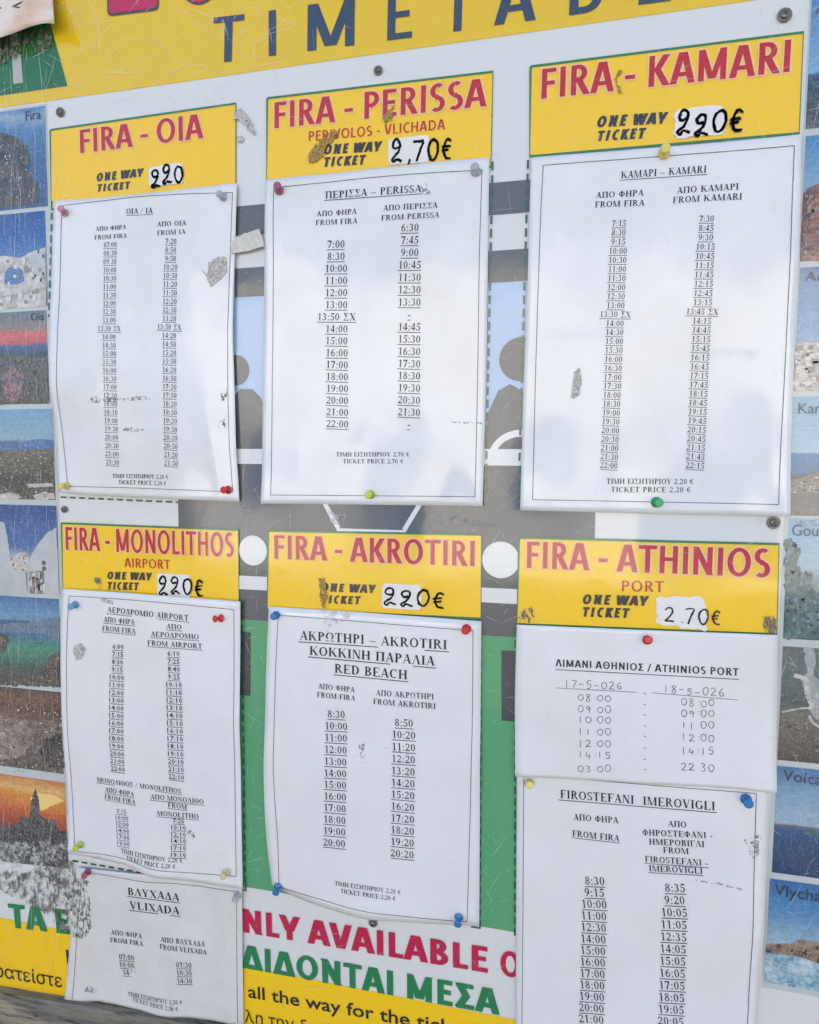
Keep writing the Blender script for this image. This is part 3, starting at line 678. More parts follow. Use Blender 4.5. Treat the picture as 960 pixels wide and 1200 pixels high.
sil(p7, 'printed_ruins', [(-10, 862), (16, 850), (30, 842), (48, 846), (36, 866), (30, 884), (10, 890), (-10, 888)], mottled('pale_ruins_print', (.42, .34, .30), (.10, .07, .06), 220, .2), L3, jag=.002)
sil(p7, 'printed_rocks', [(46, 880), (56, 864), (73, 858), (76, 900), (56, 898)], rock, L3, jag=.0015)
p8 = pic(((77, 917), (79.5, 1016)), 'view_picture', None, [(0, lin(90, 85, 80)), (.25, lin(60, 55, 50)), (.4, lin(150, 70, 45)), (.6, lin(215, 105, 40)), (.78, lin(240, 160, 50)), (.88, lin(245, 200, 120)), (1, lin(215, 120, 40))], detail=.25, warp=.28, wscale=2.2, stretch=(.7, 2.2, 1), dcol=(.25, .03, .02))
sil(p8, 'printed_glow', [(36, 936), (46, 928), (66, 932), (76, 938), (60, 944), (50, 950), (44, 944)], printed('bright_sunset_glow_print', (.86, .62, .22)), L3 - .0001, jag=.001)
sil(p8, 'printed_church', [(-10, 966), (12, 968), (24, 963), (25, 957), (36, 957), (37.5, 938), (40, 930), (42, 923), (44, 930), (46.5, 938), (47.5, 955), (54, 960), (66, 960), (68, 972), (79, 974), (80, 1017), (-10, 1008)], darkgrain, L3, jag=.0007)
# the right side
q1 = pic(((950.6, 0), (944.2, 151.5)), 'view_picture', 'Ar', [(0, lin(105, 105, 110)), (.1, lin(75, 80, 90)), (.3, lin(70, 85, 105)), (.42, lin(55, 95, 135)), (.44, lin(130, 180, 215)), (1, lin(70, 140, 195))], (955.5, 17, 975, 14.5), right=True, csize=11, detail=.5, dlim=(0, .4), streak=.12)
q2 = pic(((944, 160), (937.3, 306.5)), 'view_picture', None, [(0, lin(60, 62, 62)), (.22, lin(70, 62, 58)), (.28, lin(140, 80, 65)), (.52, lin(150, 85, 70)), (.56, lin(140, 180, 205)), (1, lin(60, 140, 200))], right=True, detail=.4, dlim=(0, .5), streak=.1)
sil(q2, 'printed_cliff', [(941, 228), (952, 218), (966, 212), (985, 210), (985, 306), (938, 306)], redrock, jag=.001)
q3 = pic(((937, 314), (930.8, 458)), 'view_picture', 'An', [(0, lin(130, 125, 115)), (.38, lin(180, 175, 165)), (.42, lin(140, 180, 215)), (1, lin(105, 145, 190))], (942.5, 329.5, 966, 329), right=True, csize=10.5, detail=.15, streak=.1)
sil(q3, 'printed_houses', [(932, 405), (940, 402), (985, 400), (985, 458), (931, 458)], houses, jag=.0008)
q4 = pic(((928.3, 465), (923, 604)), 'view_picture', 'Kam', [(0, lin(130, 125, 120)), (.26, lin(125, 120, 112)), (.34, lin(90, 90, 85)), (.37, lin(85, 125, 160)), (.52, lin(75, 140, 190)), (.53, lin(170, 205, 220)), (1, lin(150, 190, 215))], (935, 484.5, 967, 484.5), right=True, csize=12, ccol='navy', detail=.3, dlim=(0, .36), streak=.08)
sil(q4, 'printed_hill', [(925.5, 563), (940, 559), (960, 552), (985, 548), (985, 577), (925, 578)], mottled('shore_hill_print', (.16, .15, .13), (.30, .27, .22), 300, .15), L3, jag=.0008)
q5 = pic(((922.5, 607), (919, 748)), 'view_picture', 'Gour', [(0, lin(80, 90, 92)), (.3, lin(60, 85, 90)), (.45, lin(120, 140, 145)), (.6, lin(160, 190, 205)), (1, lin(140, 190, 215))], (927.5, 627.5, 967, 628.5), right=True, csize=13, detail=.3, dlim=(0, .4), streak=.1)
sil(q5, 'printed_tree', [(920, 632), (928, 630), (932, 640), (938, 642), (936, 652), (933, 662), (944, 672), (952, 670), (950, 682), (956, 695), (985, 700), (985, 748), (919, 748)], ptree, jag=.0016)
q6 = pic(((917, 757), (911.3, 890)), 'view_picture', None, [(0, lin(80, 72, 66)), (.08, lin(100, 92, 84)), (.4, lin(125, 118, 108)), (.5, lin(85, 100, 100)), (.8, lin(100, 120, 120)), (1, lin(110, 118, 118))], right=True, detail=.25, warp=.2, streak=.1)
sil(q6, 'printed_rocks', [(941, 758), (953, 760), (956, 776), (953, 786), (960, 800), (985, 812), (985, 858), (962, 848), (952, 838), (945, 830), (950, 824), (944, 812), (938, 796), (946, 788)], ash, jag=.0012)
polys_obj('printed_surf', ribbon(smooth_line(Q([(930, 791), (944, 796), (945, 812), (952, 828)])), .0035) + ribbon(smooth_line(Q([(916, 834), (936, 830), (952, 829)])), .0016) + ribbon(smooth_line(Q([(948, 838), (952, 846), (962, 853), (980, 866)])), .0022), L3 + .0002, foam, q6)
q7 = pic(((911.3, 897), (903.5, 1021.5)), 'view_picture', 'Volcano', [(0, lin(20, 60, 105)), (.3, lin(25, 75, 125)), (.42, lin(30, 90, 145)), (.455, lin(110, 105, 110)), (.475, lin(165, 195, 215)), (.8, lin(130, 170, 205)), (1, lin(70, 125, 180))], (916.5, 913.5, 984, 923), right=True, csize=12.5, detail=.15, warp=.04, streak=.08)
sil(q7, 'printed_island', [(938, 975), (950, 972), (985, 973), (985, 985), (958, 980)], mottled('island_print', (.05, .10, .12), (.08, .2, .25), 300, .1), jag=.0005)
q8 = pic(((902.7, 1029), (895.4, 1150)), 'view_picture', 'Vlychada', [(0, lin(50, 110, 150)), (.1, lin(60, 120, 165)), (.28, lin(70, 130, 175)), (.33, lin(150, 190, 210)), (.4, lin(170, 200, 220)), (.7, lin(95, 155, 205)), (1, lin(45, 115, 175))], (907, 1047.5, 982, 1059.5), right=True, csize=12.5, detail=.2, warp=.04, streak=.06)
sil(q8, 'printed_sea', [(896.5, 1117), (920, 1117), (985, 1132), (985, 1166), (895.8, 1149.5)], mottled('choppy_sea_print', (.09, .27, .40), (.55, .68, .74), 330, .08), L3, jag=.0004)
sil(q8, 'printed_cliff', [(897.5, 1107), (912, 1105), (926, 1106), (936, 1100), (960, 1104), (985, 1107), (985, 1133), (958, 1128), (935, 1120), (912, 1117), (897, 1115)], mottled('brown_cliff_print', (.16, .10, .07), (.42, .31, .22), 260, .06, (.07, .05, .04)), L3 + .0001, jag=.0008)

DT = [printed('pale_detail_print', (.66, .64, .60)), printed('mid_detail_print', (.30, .27, .24)), printed('dark_detail_print', (.045, .045, .05)), printed('warm_detail_print', (.34, .20, .13)), printed('grey_blue_detail_print', (.20, .26, .33))]
def details(parent, pts, n, size, kinds, seed, asp=(.6, 1.6), box=False, h=L4 + .0002):
    """small patches of the printed view (walls, windows, stones, branches) inside the outline pts"""
    q = Q(pts); rnd = random.Random(seed); x0 = min(p.x for p in q); x1 = max(p.x for p in q); y0 = min(p.y for p in q); y1 = max(p.y for p in q)
    def inside(p):
        c = False
        for i in range(len(q)):
            a, b = q[i], q[i - 1]
            if (a.y > p.y) != (b.y > p.y) and p.x < (b.x - a.x) * (p.y - a.y) / (b.y - a.y) + a.x: c = not c
        return c
    for ki, k in enumerate(kinds):
        pl = []
        for _ in range(n * 12):
            if len(pl) >= n: break
            c = Vector((rnd.uniform(x0, x1), rnd.uniform(y0, y1)))
            if not inside(c): continue
            w_ = size * rnd.uniform(.4, 1.3); h_ = w_ * rnd.uniform(*asp); m_ = 4 if box else 6
            if box: pl.append([c + Vector((sx * w_ / 2, sy * h_ / 2)) for sx, sy in ((-1, -1), (1, -1), (1, 1), (-1, 1))])
            else: pl.append([c + Vector((math.cos(a * math.pi / 3) * w_ / 2 * rnd.uniform(.4, 1.2), math.sin(a * math.pi / 3) * h_ / 2 * rnd.uniform(.4, 1.2))) for a in range(6)])
        tag(polys_obj('printed_details', pl, h + .00004 * ki, DT[k], parent), kind='stuff')
details(p1, [(-30, 164), (18, 164), (32, 184), (34, 202), (44, 230), (-30, 240)], 46, .0022, (2, 1, 0), 1)
details(p2, [(-30, 306), (50, 300), (53, 356), (-30, 360)], 16, .0044, (0, 1, 0), 2, box=True)
details(p2, [(36, 296), (52, 292), (54, 330), (38, 328)], 7, .0018, (2,), 22, asp=(1, 2.2), box=True)
details(p3, [(-30, 420), (56, 424), (57, 470), (-30, 471)], 60, .0024, (2, 4, 3, 2), 3)
details(p4, [(-30, 530), (64, 530), (65, 584), (-30, 584)], 80, .0024, (2, 1, 0), 4, asp=(.3, .8))
details(p5, [(15, 655), (33, 650), (33, 668), (16, 668)], 10, .0028, (0, 3), 5, box=True)
details(p5, [(36, 672), (51, 671), (53, 694), (37, 694)], 14, .0022, (2, 0), 6, asp=(1.5, 4), box=True)
details(p6, [(-30, 740), (10, 746), (10, 762), (-30, 764)], 18, .002, (2, 0), 7, asp=(.3, .7))
details(p6, [(-30, 797), (46, 798), (60, 772), (70, 766), (70, 803), (-30, 800)], 46, .0022, (2, 1, 3), 8)
details(p7, [(-30, 830), (73, 826), (76, 905), (-30, 904)], 110, .0026, (2, 3, 0), 9, asp=(.3, 1.0))
details(p7, [(-30, 815), (72, 815), (73, 836), (-30, 838)], 26, .003, (3, 2), 10, asp=(.15, .35))
details(p8, [(-30, 975), (76, 978), (78, 1014), (-30, 1006)], 60, .0022, (2, 1), 11)
details(q2, [(942, 230), (985, 214), (985, 304), (939, 304)], 40, .0034, (3, 2, 1), 12)
details(q3, [(932, 404), (985, 402), (985, 456), (932, 456)], 34, .0044, (0, 1, 0), 13, asp=(.4, .9), box=True)
details(q4, [(926, 565), (985, 552), (985, 575), (926, 577)], 26, .0024, (1, 2, 0), 14, asp=(.3, .7))
details(q5, [(920, 634), (931, 632), (937, 645), (934, 662), (948, 674), (954, 694), (985, 702), (985, 744), (920, 744)], 60, .003, (2, 4), 15)
details(q6, [(914, 812), (945, 812), (985, 852), (985, 886), (912, 886)], 26, .0034, (1, 2), 16, asp=(.2, .5))
details(q8, [(897, 1120), (985, 1136), (985, 1162), (896, 1147)], 60, .0026, (0, 4, 0), 17, asp=(.15, .4))
details(q8, [(898, 1109), (960, 1107), (985, 1110), (985, 1130), (935, 1118)], 34, .0024, (3, 2, 1), 18)

# ---- scratches in the worn film: nobody could count them
rnd = random.Random(3)
def scratches(n, box, wr, lr, ang, name, mat, h, parent, zf=None, k=5):
    pl = []
    for i in range(n):
        x, y = rnd.uniform(box[0], box[2]), rnd.uniform(box[1], box[3])
        a = P(x, y); L = rnd.uniform(*lr) * rnd.random() ** 1.5 + .003; t = R(rnd.gauss(*ang)); d = Vector((math.cos(t), math.sin(t)))
        b = rnd.uniform(-.025, .025); nn = Vector((-d.y, d.x))
        pts = [a + d * L * s / k + nn * L * b * (s / k) * (1 - s / k) * 4 for s in range(k + 1)]
        wd = rnd.uniform(*wr)
        pl += ribbon(pts, [wd * (.3 + math.sin(math.pi * (s + .3) / (k + .6))) for s in range(k + 1)])
    return tag(polys_obj(name, pl, h, mat, parent, zf), kind='stuff')
sm, st_, sb = nm('pale_scratched_film'); sb.inputs['Base Color'].default_value = (.80, .79, .74, 1); sb.inputs['Roughness'].default_value = .6
sb.inputs['Alpha'].default_value = .62
M['scratch'] = sm
scratches(260, (0, 10, 75, 1150), (.00012, .00036), (.008, .09), (88, 8), 'surface_scratches', sm, L5 + .0002, poster)
scratches(200, (0, 0, 330, 130), (.00012, .00036), (.008, .07), (50, 60), 'surface_scratches', sm, L5 + .00023, poster)
scratches(80, (280, 560, 315, 1030), (.0001, .00025), (.006, .05), (60, 40), 'surface_scratches', sm, L5 + .00026, poster)
scratches(50, (560, 540, 610, 1080), (.0001, .00022), (.006, .04), (60, 50), 'surface_scratches', sm, L5 + .00029, poster)
scratches(90, (285, 240, 620, 560), (.0001, .0002), (.006, .05), (65, 50), 'surface_scratches', sm, L5 + .00032, poster)
scratches(140, (0, 1010, 600, 1200), (.0001, .00025), (.005, .05), (50, 70), 'surface_scratches', sm, L5 + .00035, poster)
scratches(120, (60, 600, 910, 740), (.0001, .00022), (.004, .03), (50, 70), 'surface_scratches', sm, L5 + .00038, poster)
scratches(90, (320, 0, 940, 180), (.0001, .0002), (.004, .03), (50, 70), 'surface_scratches', sm, L5 + .00041, poster)
scratches(110, (885, 0, 960, 1190), (.0001, .0003), (.005, .04), (70, 60), 'surface_scratches', sm, L5 + .00044, poster)

# ================================================================ pinned sheets
def edge(pts, h): return smooth_line([P(x, y, h) for x, y in pts], 8) if len(pts) > 2 else [P(*pts[0], h).lerp(P(*pts[1], h), t / 8) for t in range(9)]
def samp(line, t):
    L = [0]
    for a, b in zip(line, line[1:]): L.append(L[-1] + (b - a).length)
    s = t * L[-1]
    for i in range(len(line) - 1):
        if s <= L[i + 1] + 1e-9: return line[i].lerp(line[i + 1], (s - L[i]) / max(1e-9, L[i + 1] - L[i]))
    return line[-1]
class Sheet:
    def __init__(s, label, top, right, bottom, left, h0, amp=.0006, seed=0, mat='paper', bumps=(), folds=(), group=None, ncol=28, nrow=40):
        s.h0 = h0; s.seed = seed; s.amp = amp
        s.bumps = [(P(x, y, h0), a, r) for x, y, a, r in bumps]
        s.folds = [(P(a, b, h0), P(c, d, h0), am, wd) for a, b, c, d, am, wd in folds]
        bl = P(*left[-1], h0); br = P(*bottom[-1], h0)
        s.root = tag(empty('timetable_sheet', ((bl.x + br.x) / 2, 0, min(bl.y, br.y))), label, 'timetable sheet', group or 'timetable sheets pinned on the poster')
        T, Rr, B, L = edge(top, h0), edge(right, h0), edge(bottom, h0), edge(left, h0)   # top/bottom left->right, left/right top->bottom
        vs, fs = [], []
        for j in range(nrow + 1):
            v = j / nrow
            for i in range(ncol + 1):
                u = i / ncol
                p = samp(T, u) * (1 - v) + samp(B, u) * v + samp(L, v) * (1 - u) + samp(Rr, v) * u \
                    - (T[0] * (1 - u) * (1 - v) + T[-1] * u * (1 - v) + B[0] * (1 - u) * v + B[-1] * u * v)
                vs.append(W3(p, s.z(p.x, p.y)))
        for j in range(nrow):
            for i in range(ncol):
                a = j * (ncol + 1) + i; fs.append((a, a + ncol + 1, a + ncol + 2, a + 1))
        k = len(vs)
        s.paper = mesh('paper', vs, fs, M[mat], s.root, smooth=True)
        md = s.paper.modifiers.new('thickness', 'SOLIDIFY'); md.thickness = .00012; md.offset = -1
    def z(s, x, y):
        h = s.h0 + s.amp * (noise.noise(Vector((x * 14, y * 9, s.seed))) + .45 * noise.noise(Vector((x * 30, y * 22, s.seed + 5))))
        for c, a, r in s.bumps: h += a * math.exp(-((x - c.x) ** 2 + (y - c.y) ** 2) / (r * r))
        for a, b, am, wd in s.folds:            # soft creases
            d = b - a; t = min(1.0, max(0.0, ((x - a.x) * d.x + (y - a.y) * d.y) / d.length_squared)); q = a + d * t
            h += am * math.exp(-((x - q.x) ** 2 + (y - q.y) ** 2) ** .5 / wd)
        return max(h, .0021)
    def line(s, pts, wid=.0007, name='printed_border', close=False, mat='ink_faded'):
        q = smooth_line([P(x, y, s.h0) for x, y in pts], 6) if isinstance(pts, list) else pts
        return ribbon(q, wid)
    def border(s, *parts):
        pl = []
        for pt in parts:
            pl += ribbon(smooth_line([P(x, y, s.h0) for x, y in pt], 8), .00062)
        polys_obj('printed_border', pl, .00028, M['ink_faded'], s.root, s.z)
    def texts(s, name, rows, mat='ink'):
        for r in rows:
            t, x0, y0, x1, y1, cap = r[:6]; u = len(r) > 6
            polys_obj(name, serif_line(t, P(x0, y0, s.h0), P(x1, y1, s.h0), cap * scl(x0, y0, s.h0), u), .0003, M[mat], s.root, s.z)
    def column(s, times, top, bot, w5, cap, slope, mat='ink', face='serif', under=True, mid=None, jit=0):
        """times centred between the pixels top and bot; w5 = width in pixels of 'dd:dd' at the top"""
        pl = []; n = len(times); a, b = P(*top, s.h0), P(*bot, s.h0); m = P(*mid, s.h0) if mid else None
        pxx = .5 * (scl(*top, s.h0) + scl(*bot, s.h0)); full = serif_polys('00:00')[1]; vs2, fs2 = [], []
        hx = (P(top[0] + 10, top[1] + 10 * slope, s.h0) - a).normalized()
        wpx = (P(top[0] + 1, top[1], s.h0) - P(top[0] - 1, top[1], s.h0)).length / 2
        for i, t in enumerate(times):
            if not t: continue
            f = i / max(1, n - 1); c = a.lerp(b, f)
            if m: c += (m - a.lerp(b, .5)) * 4 * f * (1 - f)
            nn = Vector((-hx.y, hx.x)); cm = cap * pxx
            if face == 'serif':
                wd = serif_polys(t)[1] / full * w5 * wpx
                A = c - hx * wd / 2 - nn * cm / 2; pl += serif_line(t, A, A + hx * wd, cm, under)
            else:
                vs, fs = sans_polys(t, .012, res=1); xs = [v[0] for v in vs]
                wd = w5 * wpx * (len(t.replace(':', '')) * .55 + .25) / 2.45; A = c - hx * wd / 2 - nn * cm / 2
                k = len(vs2); W = [W3(p, s.z(p.x, p.y) + .0003) for p in place(A, A + hx * wd, cm, min(xs), max(xs), vs, CAPH)]
                vs2 += W; fs2 += [tuple(j + k for j in f_) for f_ in fs]
                pl.append([A - nn * cm * .34, A + hx * wd - nn * cm * .34, A + hx * wd - nn * cm * .22, A - nn * cm * .22])
        o = None
        if vs2:
            out = []
            for f_ in fs2:
                p, q, r = vs2[f_[0]], vs2[f_[1]], vs2[f_[2]]
                out.append(f_ if (q - p).cross(r - p).y < 0 else tuple(reversed(f_)))
            o = mesh('printed_times', vs2, out, M[mat], s.root)
        return polys_obj('printed_times' if not o else 'printed_underlines', pl, .0003, M[mat], s.root, s.z)

def half(h0, m0, step, n):
    out = []; t = h0 * 60 + m0
    for i in range(n): out.append('%d:%02d' % (t // 60, t % 60)); t += step
    return out
# ---- Oia
s = Sheet('narrow timetable sheet headed OIA / IA, top left of all, bowed left edge',
          [(64, 235.5), (165, 227), (278, 215)], [(278, 215), (273.5, 377), (276, 480), (280.5, 588)], [(69, 577), (140, 582), (280.5, 588)], [(64, 235.5), (59, 360), (60, 446), (65, 500), (69, 577)],
          .0042, .0012, 1, bumps=[(130, 250, -.001, .03), (70, 440, .002, .05), (200, 330, .0012, .06), (60, 450, .0012, .03), (278, 520, .0015, .03)], folds=[(80, 400, 270, 390, .0007, .010), (100, 250, 180, 330, .0005, .006), (240, 480, 260, 580, .0005, .005)], ncol=50, nrow=60)
s.border([(72.7, 241), (166, 230.5), (273, 226)], [(273, 226), (270, 300), (267, 440), (272.7, 576)], [(80, 570), (160, 572), (272.7, 576.5)], [(72.7, 241), (71, 300), (68.5, 440), (73, 500), (80, 570)])
s.texts('printed_heading', [('OIA / IA', 147.7, 251, 179.7, 250, 6.5, 1)])
s.texts('printed_column_heading', [('ΑΠΟ ΦΗΡΑ', 112, 271, 148, 268.3, 5.2), ('FROM FIRA', 110.7, 281, 149, 278.7, 5.2), ('ΑΠΟ ΟΙΑ', 184.5, 266, 218.7, 264.2, 5.6), ('FROM IA', 184.5, 276.3, 218, 274.3, 5.6)])
L = ['07:00', '08:30', '09:30'] + half(10, 0, 30, 7) + ['13:30 ΣΧ'] + half(14, 0, 30, 16)
s.column(L, (129.5, 286.8), (132.3, 541.7), 16, 6, -.03, 'ink_faded', mid=(128.8, 414.5))
L = ['7:20', '8:50', '9:50'] + half(10, 20, 30, 7) + ['13:50 ΣΧ'] + half(14, 20, 30, 16)
s.column(L, (201, 283), (200.7, 542.7), 17, 6.2, 0, mid=(199, 413.5))
s.texts('printed_price', [('ΤΙΜΗ ΕΙΣΗΤΗΡΙΟΥ 2,20 €', 132, 560, 197.3, 561.3, 4.8), ('TICKET PRICE 2,20 €', 138.7, 567.3, 195, 568.7, 4.8)])
oia = s
# ---- Perissa
s = Sheet('large-print timetable sheet headed PERISSA with yellow-green pin at its bottom edge',
          [(312, 211), (433, 198), (573.5, 184)], [(573.5, 184), (572, 300), (570, 437), (566, 593)], [(306.8, 590), (566, 593)], [(312, 211), (310, 330), (308, 470), (306.8, 590)],
          .0030, .0009, 2, bumps=[(320, 250, .0015, .04), (480, 330, .0008, .07), (308, 590, .0028, .025), (567, 592, .0028, .025)], folds=[(330, 400, 560, 396, .0006, .010), (340, 300, 350, 560, .0004, .006)], ncol=50, nrow=60)
s.border([(321.7, 220.7), (433, 208.5), (565, 199)], [(565, 199), (562, 300), (560, 437), (557, 581.7)], [(318, 580), (557, 582)], [(321.7, 220.7), (321, 300), (319, 472), (318, 580)])
s.texts('printed_heading', [('ΠΕΡΙΣΣΑ – PERISSA', 381, 232.7, 494.3, 225.5, 8.3, 1)])
s.texts('printed_column_heading', [('ΑΠΟ ΦΗΡΑ', 371.3, 254, 418.3, 250.7, 6.2), ('FROM FIRA', 370, 264.3, 419, 261.8, 6.2), ('ΑΠΟ ΠΕΡΙΣΣΑ', 449.3, 247.3, 513.3, 244, 6.4), ('FROM PERISSA', 446.7, 259, 515.3, 255.3, 6.4)])
s.column(['7:00', '8:30', '10:00', '11:00', '12:00', '13:00', '13:50 ΣΧ'] + half(14, 0, 60, 9), (394, 286.2), (395.5, 496.7), 26.5, 8.6, -.02)
s.column(['6:30', '7:45', '9:00', '10:45', '11:30', '12:30', '13:30', '-', '14:45'] + half(15, 30, 60, 7) + ['-'], (480.8, 267.1), (479.4, 497), 27, 8.8, -.02)
s.texts('printed_price', [('ΤΙΜΗ ΕΙΣΗΤΗΡΙΟΥ 2,70 €', 394, 535, 480, 535, 5), ('TICKET PRICE 2,70 €', 402, 543, 473, 543, 5)])
perissa = s
# ---- Kamari
s = Sheet('tall timetable sheet headed KAMARI, top right, green pin at its bottom edge',
          [(622.5, 184.5), (780, 172), (939.4, 157.5)], [(939.4, 157.5), (938, 250), (932, 379), (924.5, 604.5)], [(609.7, 598), (770, 602), (924.5, 604.5)], [(622.5, 184.5), (618, 339), (613.6, 458), (609.7, 598)],
          .0034, .0010, 3, bumps=[(910, 560, .001, .05), (700, 450, .0006, .05), (922, 603, .0028, .03), (612, 596, .0022, .025), (938, 300, .0012, .03)], folds=[(880, 210, 925, 270, .0005, .005), (630, 400, 915, 405, .0006, .010)], ncol=50, nrow=60)
s.border([(636.8, 194), (780, 183), (930.8, 171)], [(930.8, 171), (927.5, 260), (920.4, 418), (911, 590.7)], [(624.3, 585.5), (911, 591)], [(636.8, 194), (633.4, 260), (628, 430), (624.3, 585.5)])
s.texts('printed_heading', [('ΚΑΜΑΡΙ – KAMARI', 727.5, 209.3, 828, 202.5, 8.2, 1)])
s.texts('printed_column_heading', [('ΑΠΟ ΦΗΡΑ', 698, 232.5, 754.5, 229.5, 7), ('FROM FIRA', 696.8, 243.4, 755.3, 241, 7), ('ΑΠΟ ΚΑΜΑΡΙ', 792.8, 227.3, 866, 222, 7.4), ('FROM KAMARI', 788, 238.5, 870, 233.6, 7.4)])
s.column(['7:15', '8:30', '9:15'] + half(10, 0, 30, 7) + ['13:30 ΣΧ'] + half(14, 0, 30, 17), (725.6, 261.6), (713.6, 545.5), 21.5, 7, -.02)
s.column(['7:30', '8:45', '9:30'] + half(10, 15, 30, 7) + ['13:45 ΣΧ'] + half(14, 15, 30, 17), (828, 256.5), (814.5, 545.5), 22.5, 7, -.01)
s.texts('printed_price', [('ΤΙΜΗ ΕΙΣΗΤΗΡΙΟΥ 2,20 €', 710.6, 567, 812.7, 567.4, 6.2), ('TICKET PRICE 2,20 €', 715.8, 576.8, 809.6, 577, 6.2)])
kamari = s
# ---- Vlixada (partly under the Monolithos sheet)
s = Sheet('creased grey timetable sheet headed VLIXADA, hanging at the bottom left corner',
          [(90, 1016), (165, 1024), (284, 1034)], [(284, 1034), (284.5, 1100), (285.5, 1202)], [(76.7, 1175), (118, 1174), (172, 1186), (285.5, 1202)], [(90, 1016), (83, 1090), (76.7, 1175)],
          .0030, .0012, 4, mat='paper_grey', bumps=[(180, 1120, .0016, .04), (260, 1150, .001, .02), (190, 1188, .0028, .025), (80, 1172, .002, .02)], folds=[(192, 1060, 205, 1195, .0011, .006), (236, 1040, 246, 1200, -.0009, .007), (262, 1050, 268, 1200, .0012, .005), (120, 1090, 130, 1180, .0006, .006)], ncol=60, nrow=50)
s.border([(104, 1022), (140, 1028), (173, 1033.5), (210, 1036), (275, 1044)], [(277.5, 1045), (278, 1120), (278.5, 1198)], [(97, 1022), (90.7, 1093), (86, 1173)])
s.texts('printed_heading', [('ΒΛΥΧΑΔΑ', 150.3, 1047.7, 210.7, 1056, 8.3, 1), ('VLIXADA', 152.7, 1064, 211, 1071.6, 8.5, 1)])
s.texts('printed_column_heading', [('ΑΠΟ ΦΗΡΑ', 131, 1094.3, 167.7, 1098.7, 5.4), ('FROM FIRA', 130, 1103.3, 169.3, 1107.7, 5.4), ('ΑΠΟ ΒΛΥΧΑΔΑ', 189.7, 1101.7, 240, 1110, 5.6), ('FROM VLIXADA', 188.7, 1110, 242, 1119.7, 5.6)])
s.column(['07:00', '10:00', '14:'], (149, 1121), (149, 1139.3), 18.5, 6, .06)
s.column(['07:30', '10:30', '14:30'], (216, 1130), (216.7, 1148.7), 17.5, 6, .07)
s.texts('printed_price', [('ΤΙΜΗ ΕΙΣΗΤΗΡΙΟΥ 2,50 €', 150, 1167, 214.3, 1176.7, 4.8), ('TICKET PRICE 2,50 €', 155.7, 1173.6, 210, 1183.5, 4.8)], 'ink_faded')
vlix = s
# ---- Monolithos
s = Sheet('timetable sheet headed AIRPORT and MONOLITHOS with small sans digits and wavy bottom edge',
          [(72.7, 690), (160, 695.5), (281.7, 705)], [(281.7, 705), (281.7, 850), (284.5, 1042)], [(80, 1000), (140, 1012), (200, 1029), (284.5, 1042)], [(72.7, 690), (71.3, 780), (76, 890), (79.5, 940), (80, 1000)],
          .0062, .0010, 5, bumps=[(180, 1010, .0020, .03), (100, 850, .0014, .05), (250, 980, -.001, .03), (180, 1026, .003, .02), (282, 850, .002, .03)], folds=[(95, 720, 100, 990, .0006, .008), (85, 1000, 270, 1000, .0007, .006)], ncol=50, nrow=60)
s.border([(81, 698.5), (160, 703.5), (274, 714.5)], [(274, 714.5), (275, 850), (277, 1026.7)], [(83, 996.7), (133, 1003), (180, 1015), (213, 1021.7), (277, 1027)], [(81, 698.5), (78.5, 760), (80, 850), (83, 900), (88, 996)])
s.texts('printed_heading', [('ΑΕΡΟΔΡΟΜΙΟ AIRPORT', 126, 717.5, 221, 727.7, 6.6, 1), ('ΜΟΝΟΛΙΘΟΣ / MONOLITHOS', 113.7, 916, 212.3, 930, 5.4, 1)])
s.texts('printed_column_heading', [('ΑΠΟ ΦΗΡΑ', 121.7, 728.7, 158.3, 732, 6, 1), ('FROM FIRA', 120, 739, 159.3, 742.7, 6, 1), ('ΑΠΟ', 195, 736.7, 213.3, 738, 6, 1), ('ΑΕΡΟΔΡΟΜΙΟ', 177, 745.7, 233.3, 749.5, 6, 1), ('FROM AIRPORT', 173, 756, 237.3, 760.5, 6, 1),
   ('ΑΠΟ ΦΗΡΑ', 123.3, 927.7, 157.7, 933.3, 5.4, 1), ('FROM FIRA', 122.7, 936, 159.3, 942.5, 5.4, 1), ('ΑΠΟ ΜΟΝΟΛΙΘΟ', 176.7, 936, 239.3, 942.5, 5.6, 1), ('FROM', 196.7, 946, 219.3, 948.8, 5.6, 1), ('MONOLITHO', 184.3, 955.5, 233, 960, 5.6, 1)])
s.column(['6:00', '7:15', '8:30', '9:15'] + half(10, 0, 60, 13), (138.7, 757.7), (138.7, 900.7), 17, 5.6, .07, face='sans', mid=(137, 829.5))
s.column(['6:10', '7:25', '8:40', '9:25'] + half(10, 10, 60, 13), (203.5, 765.7), (206.9, 910.3), 18.5, 5.8, .05, face='sans')
s.column(['7:15'] + ['10:00', '12:00', '14:00', '17:00', '19:00'], (142.7, 950.7), (145.3, 988.5), 15, 4.8, .09, 'ink_faded', face='sans')
s.column(['7:25', '10:10', '12:10', '14:10', '17:10', '19:10'], (209.3, 962), (210, 1001.3), 17, 5, .06, face='sans')
s.texts('printed_price', [('ΤΙΜΗ ΕΙΣΗΤΗΡΙΟΥ 2,20 €', 142.3, 998.7, 214.3, 1011, 5), ('TICKET PRICE 2,20 €', 149, 1006.7, 206.7, 1017.3, 5)])
mono = s
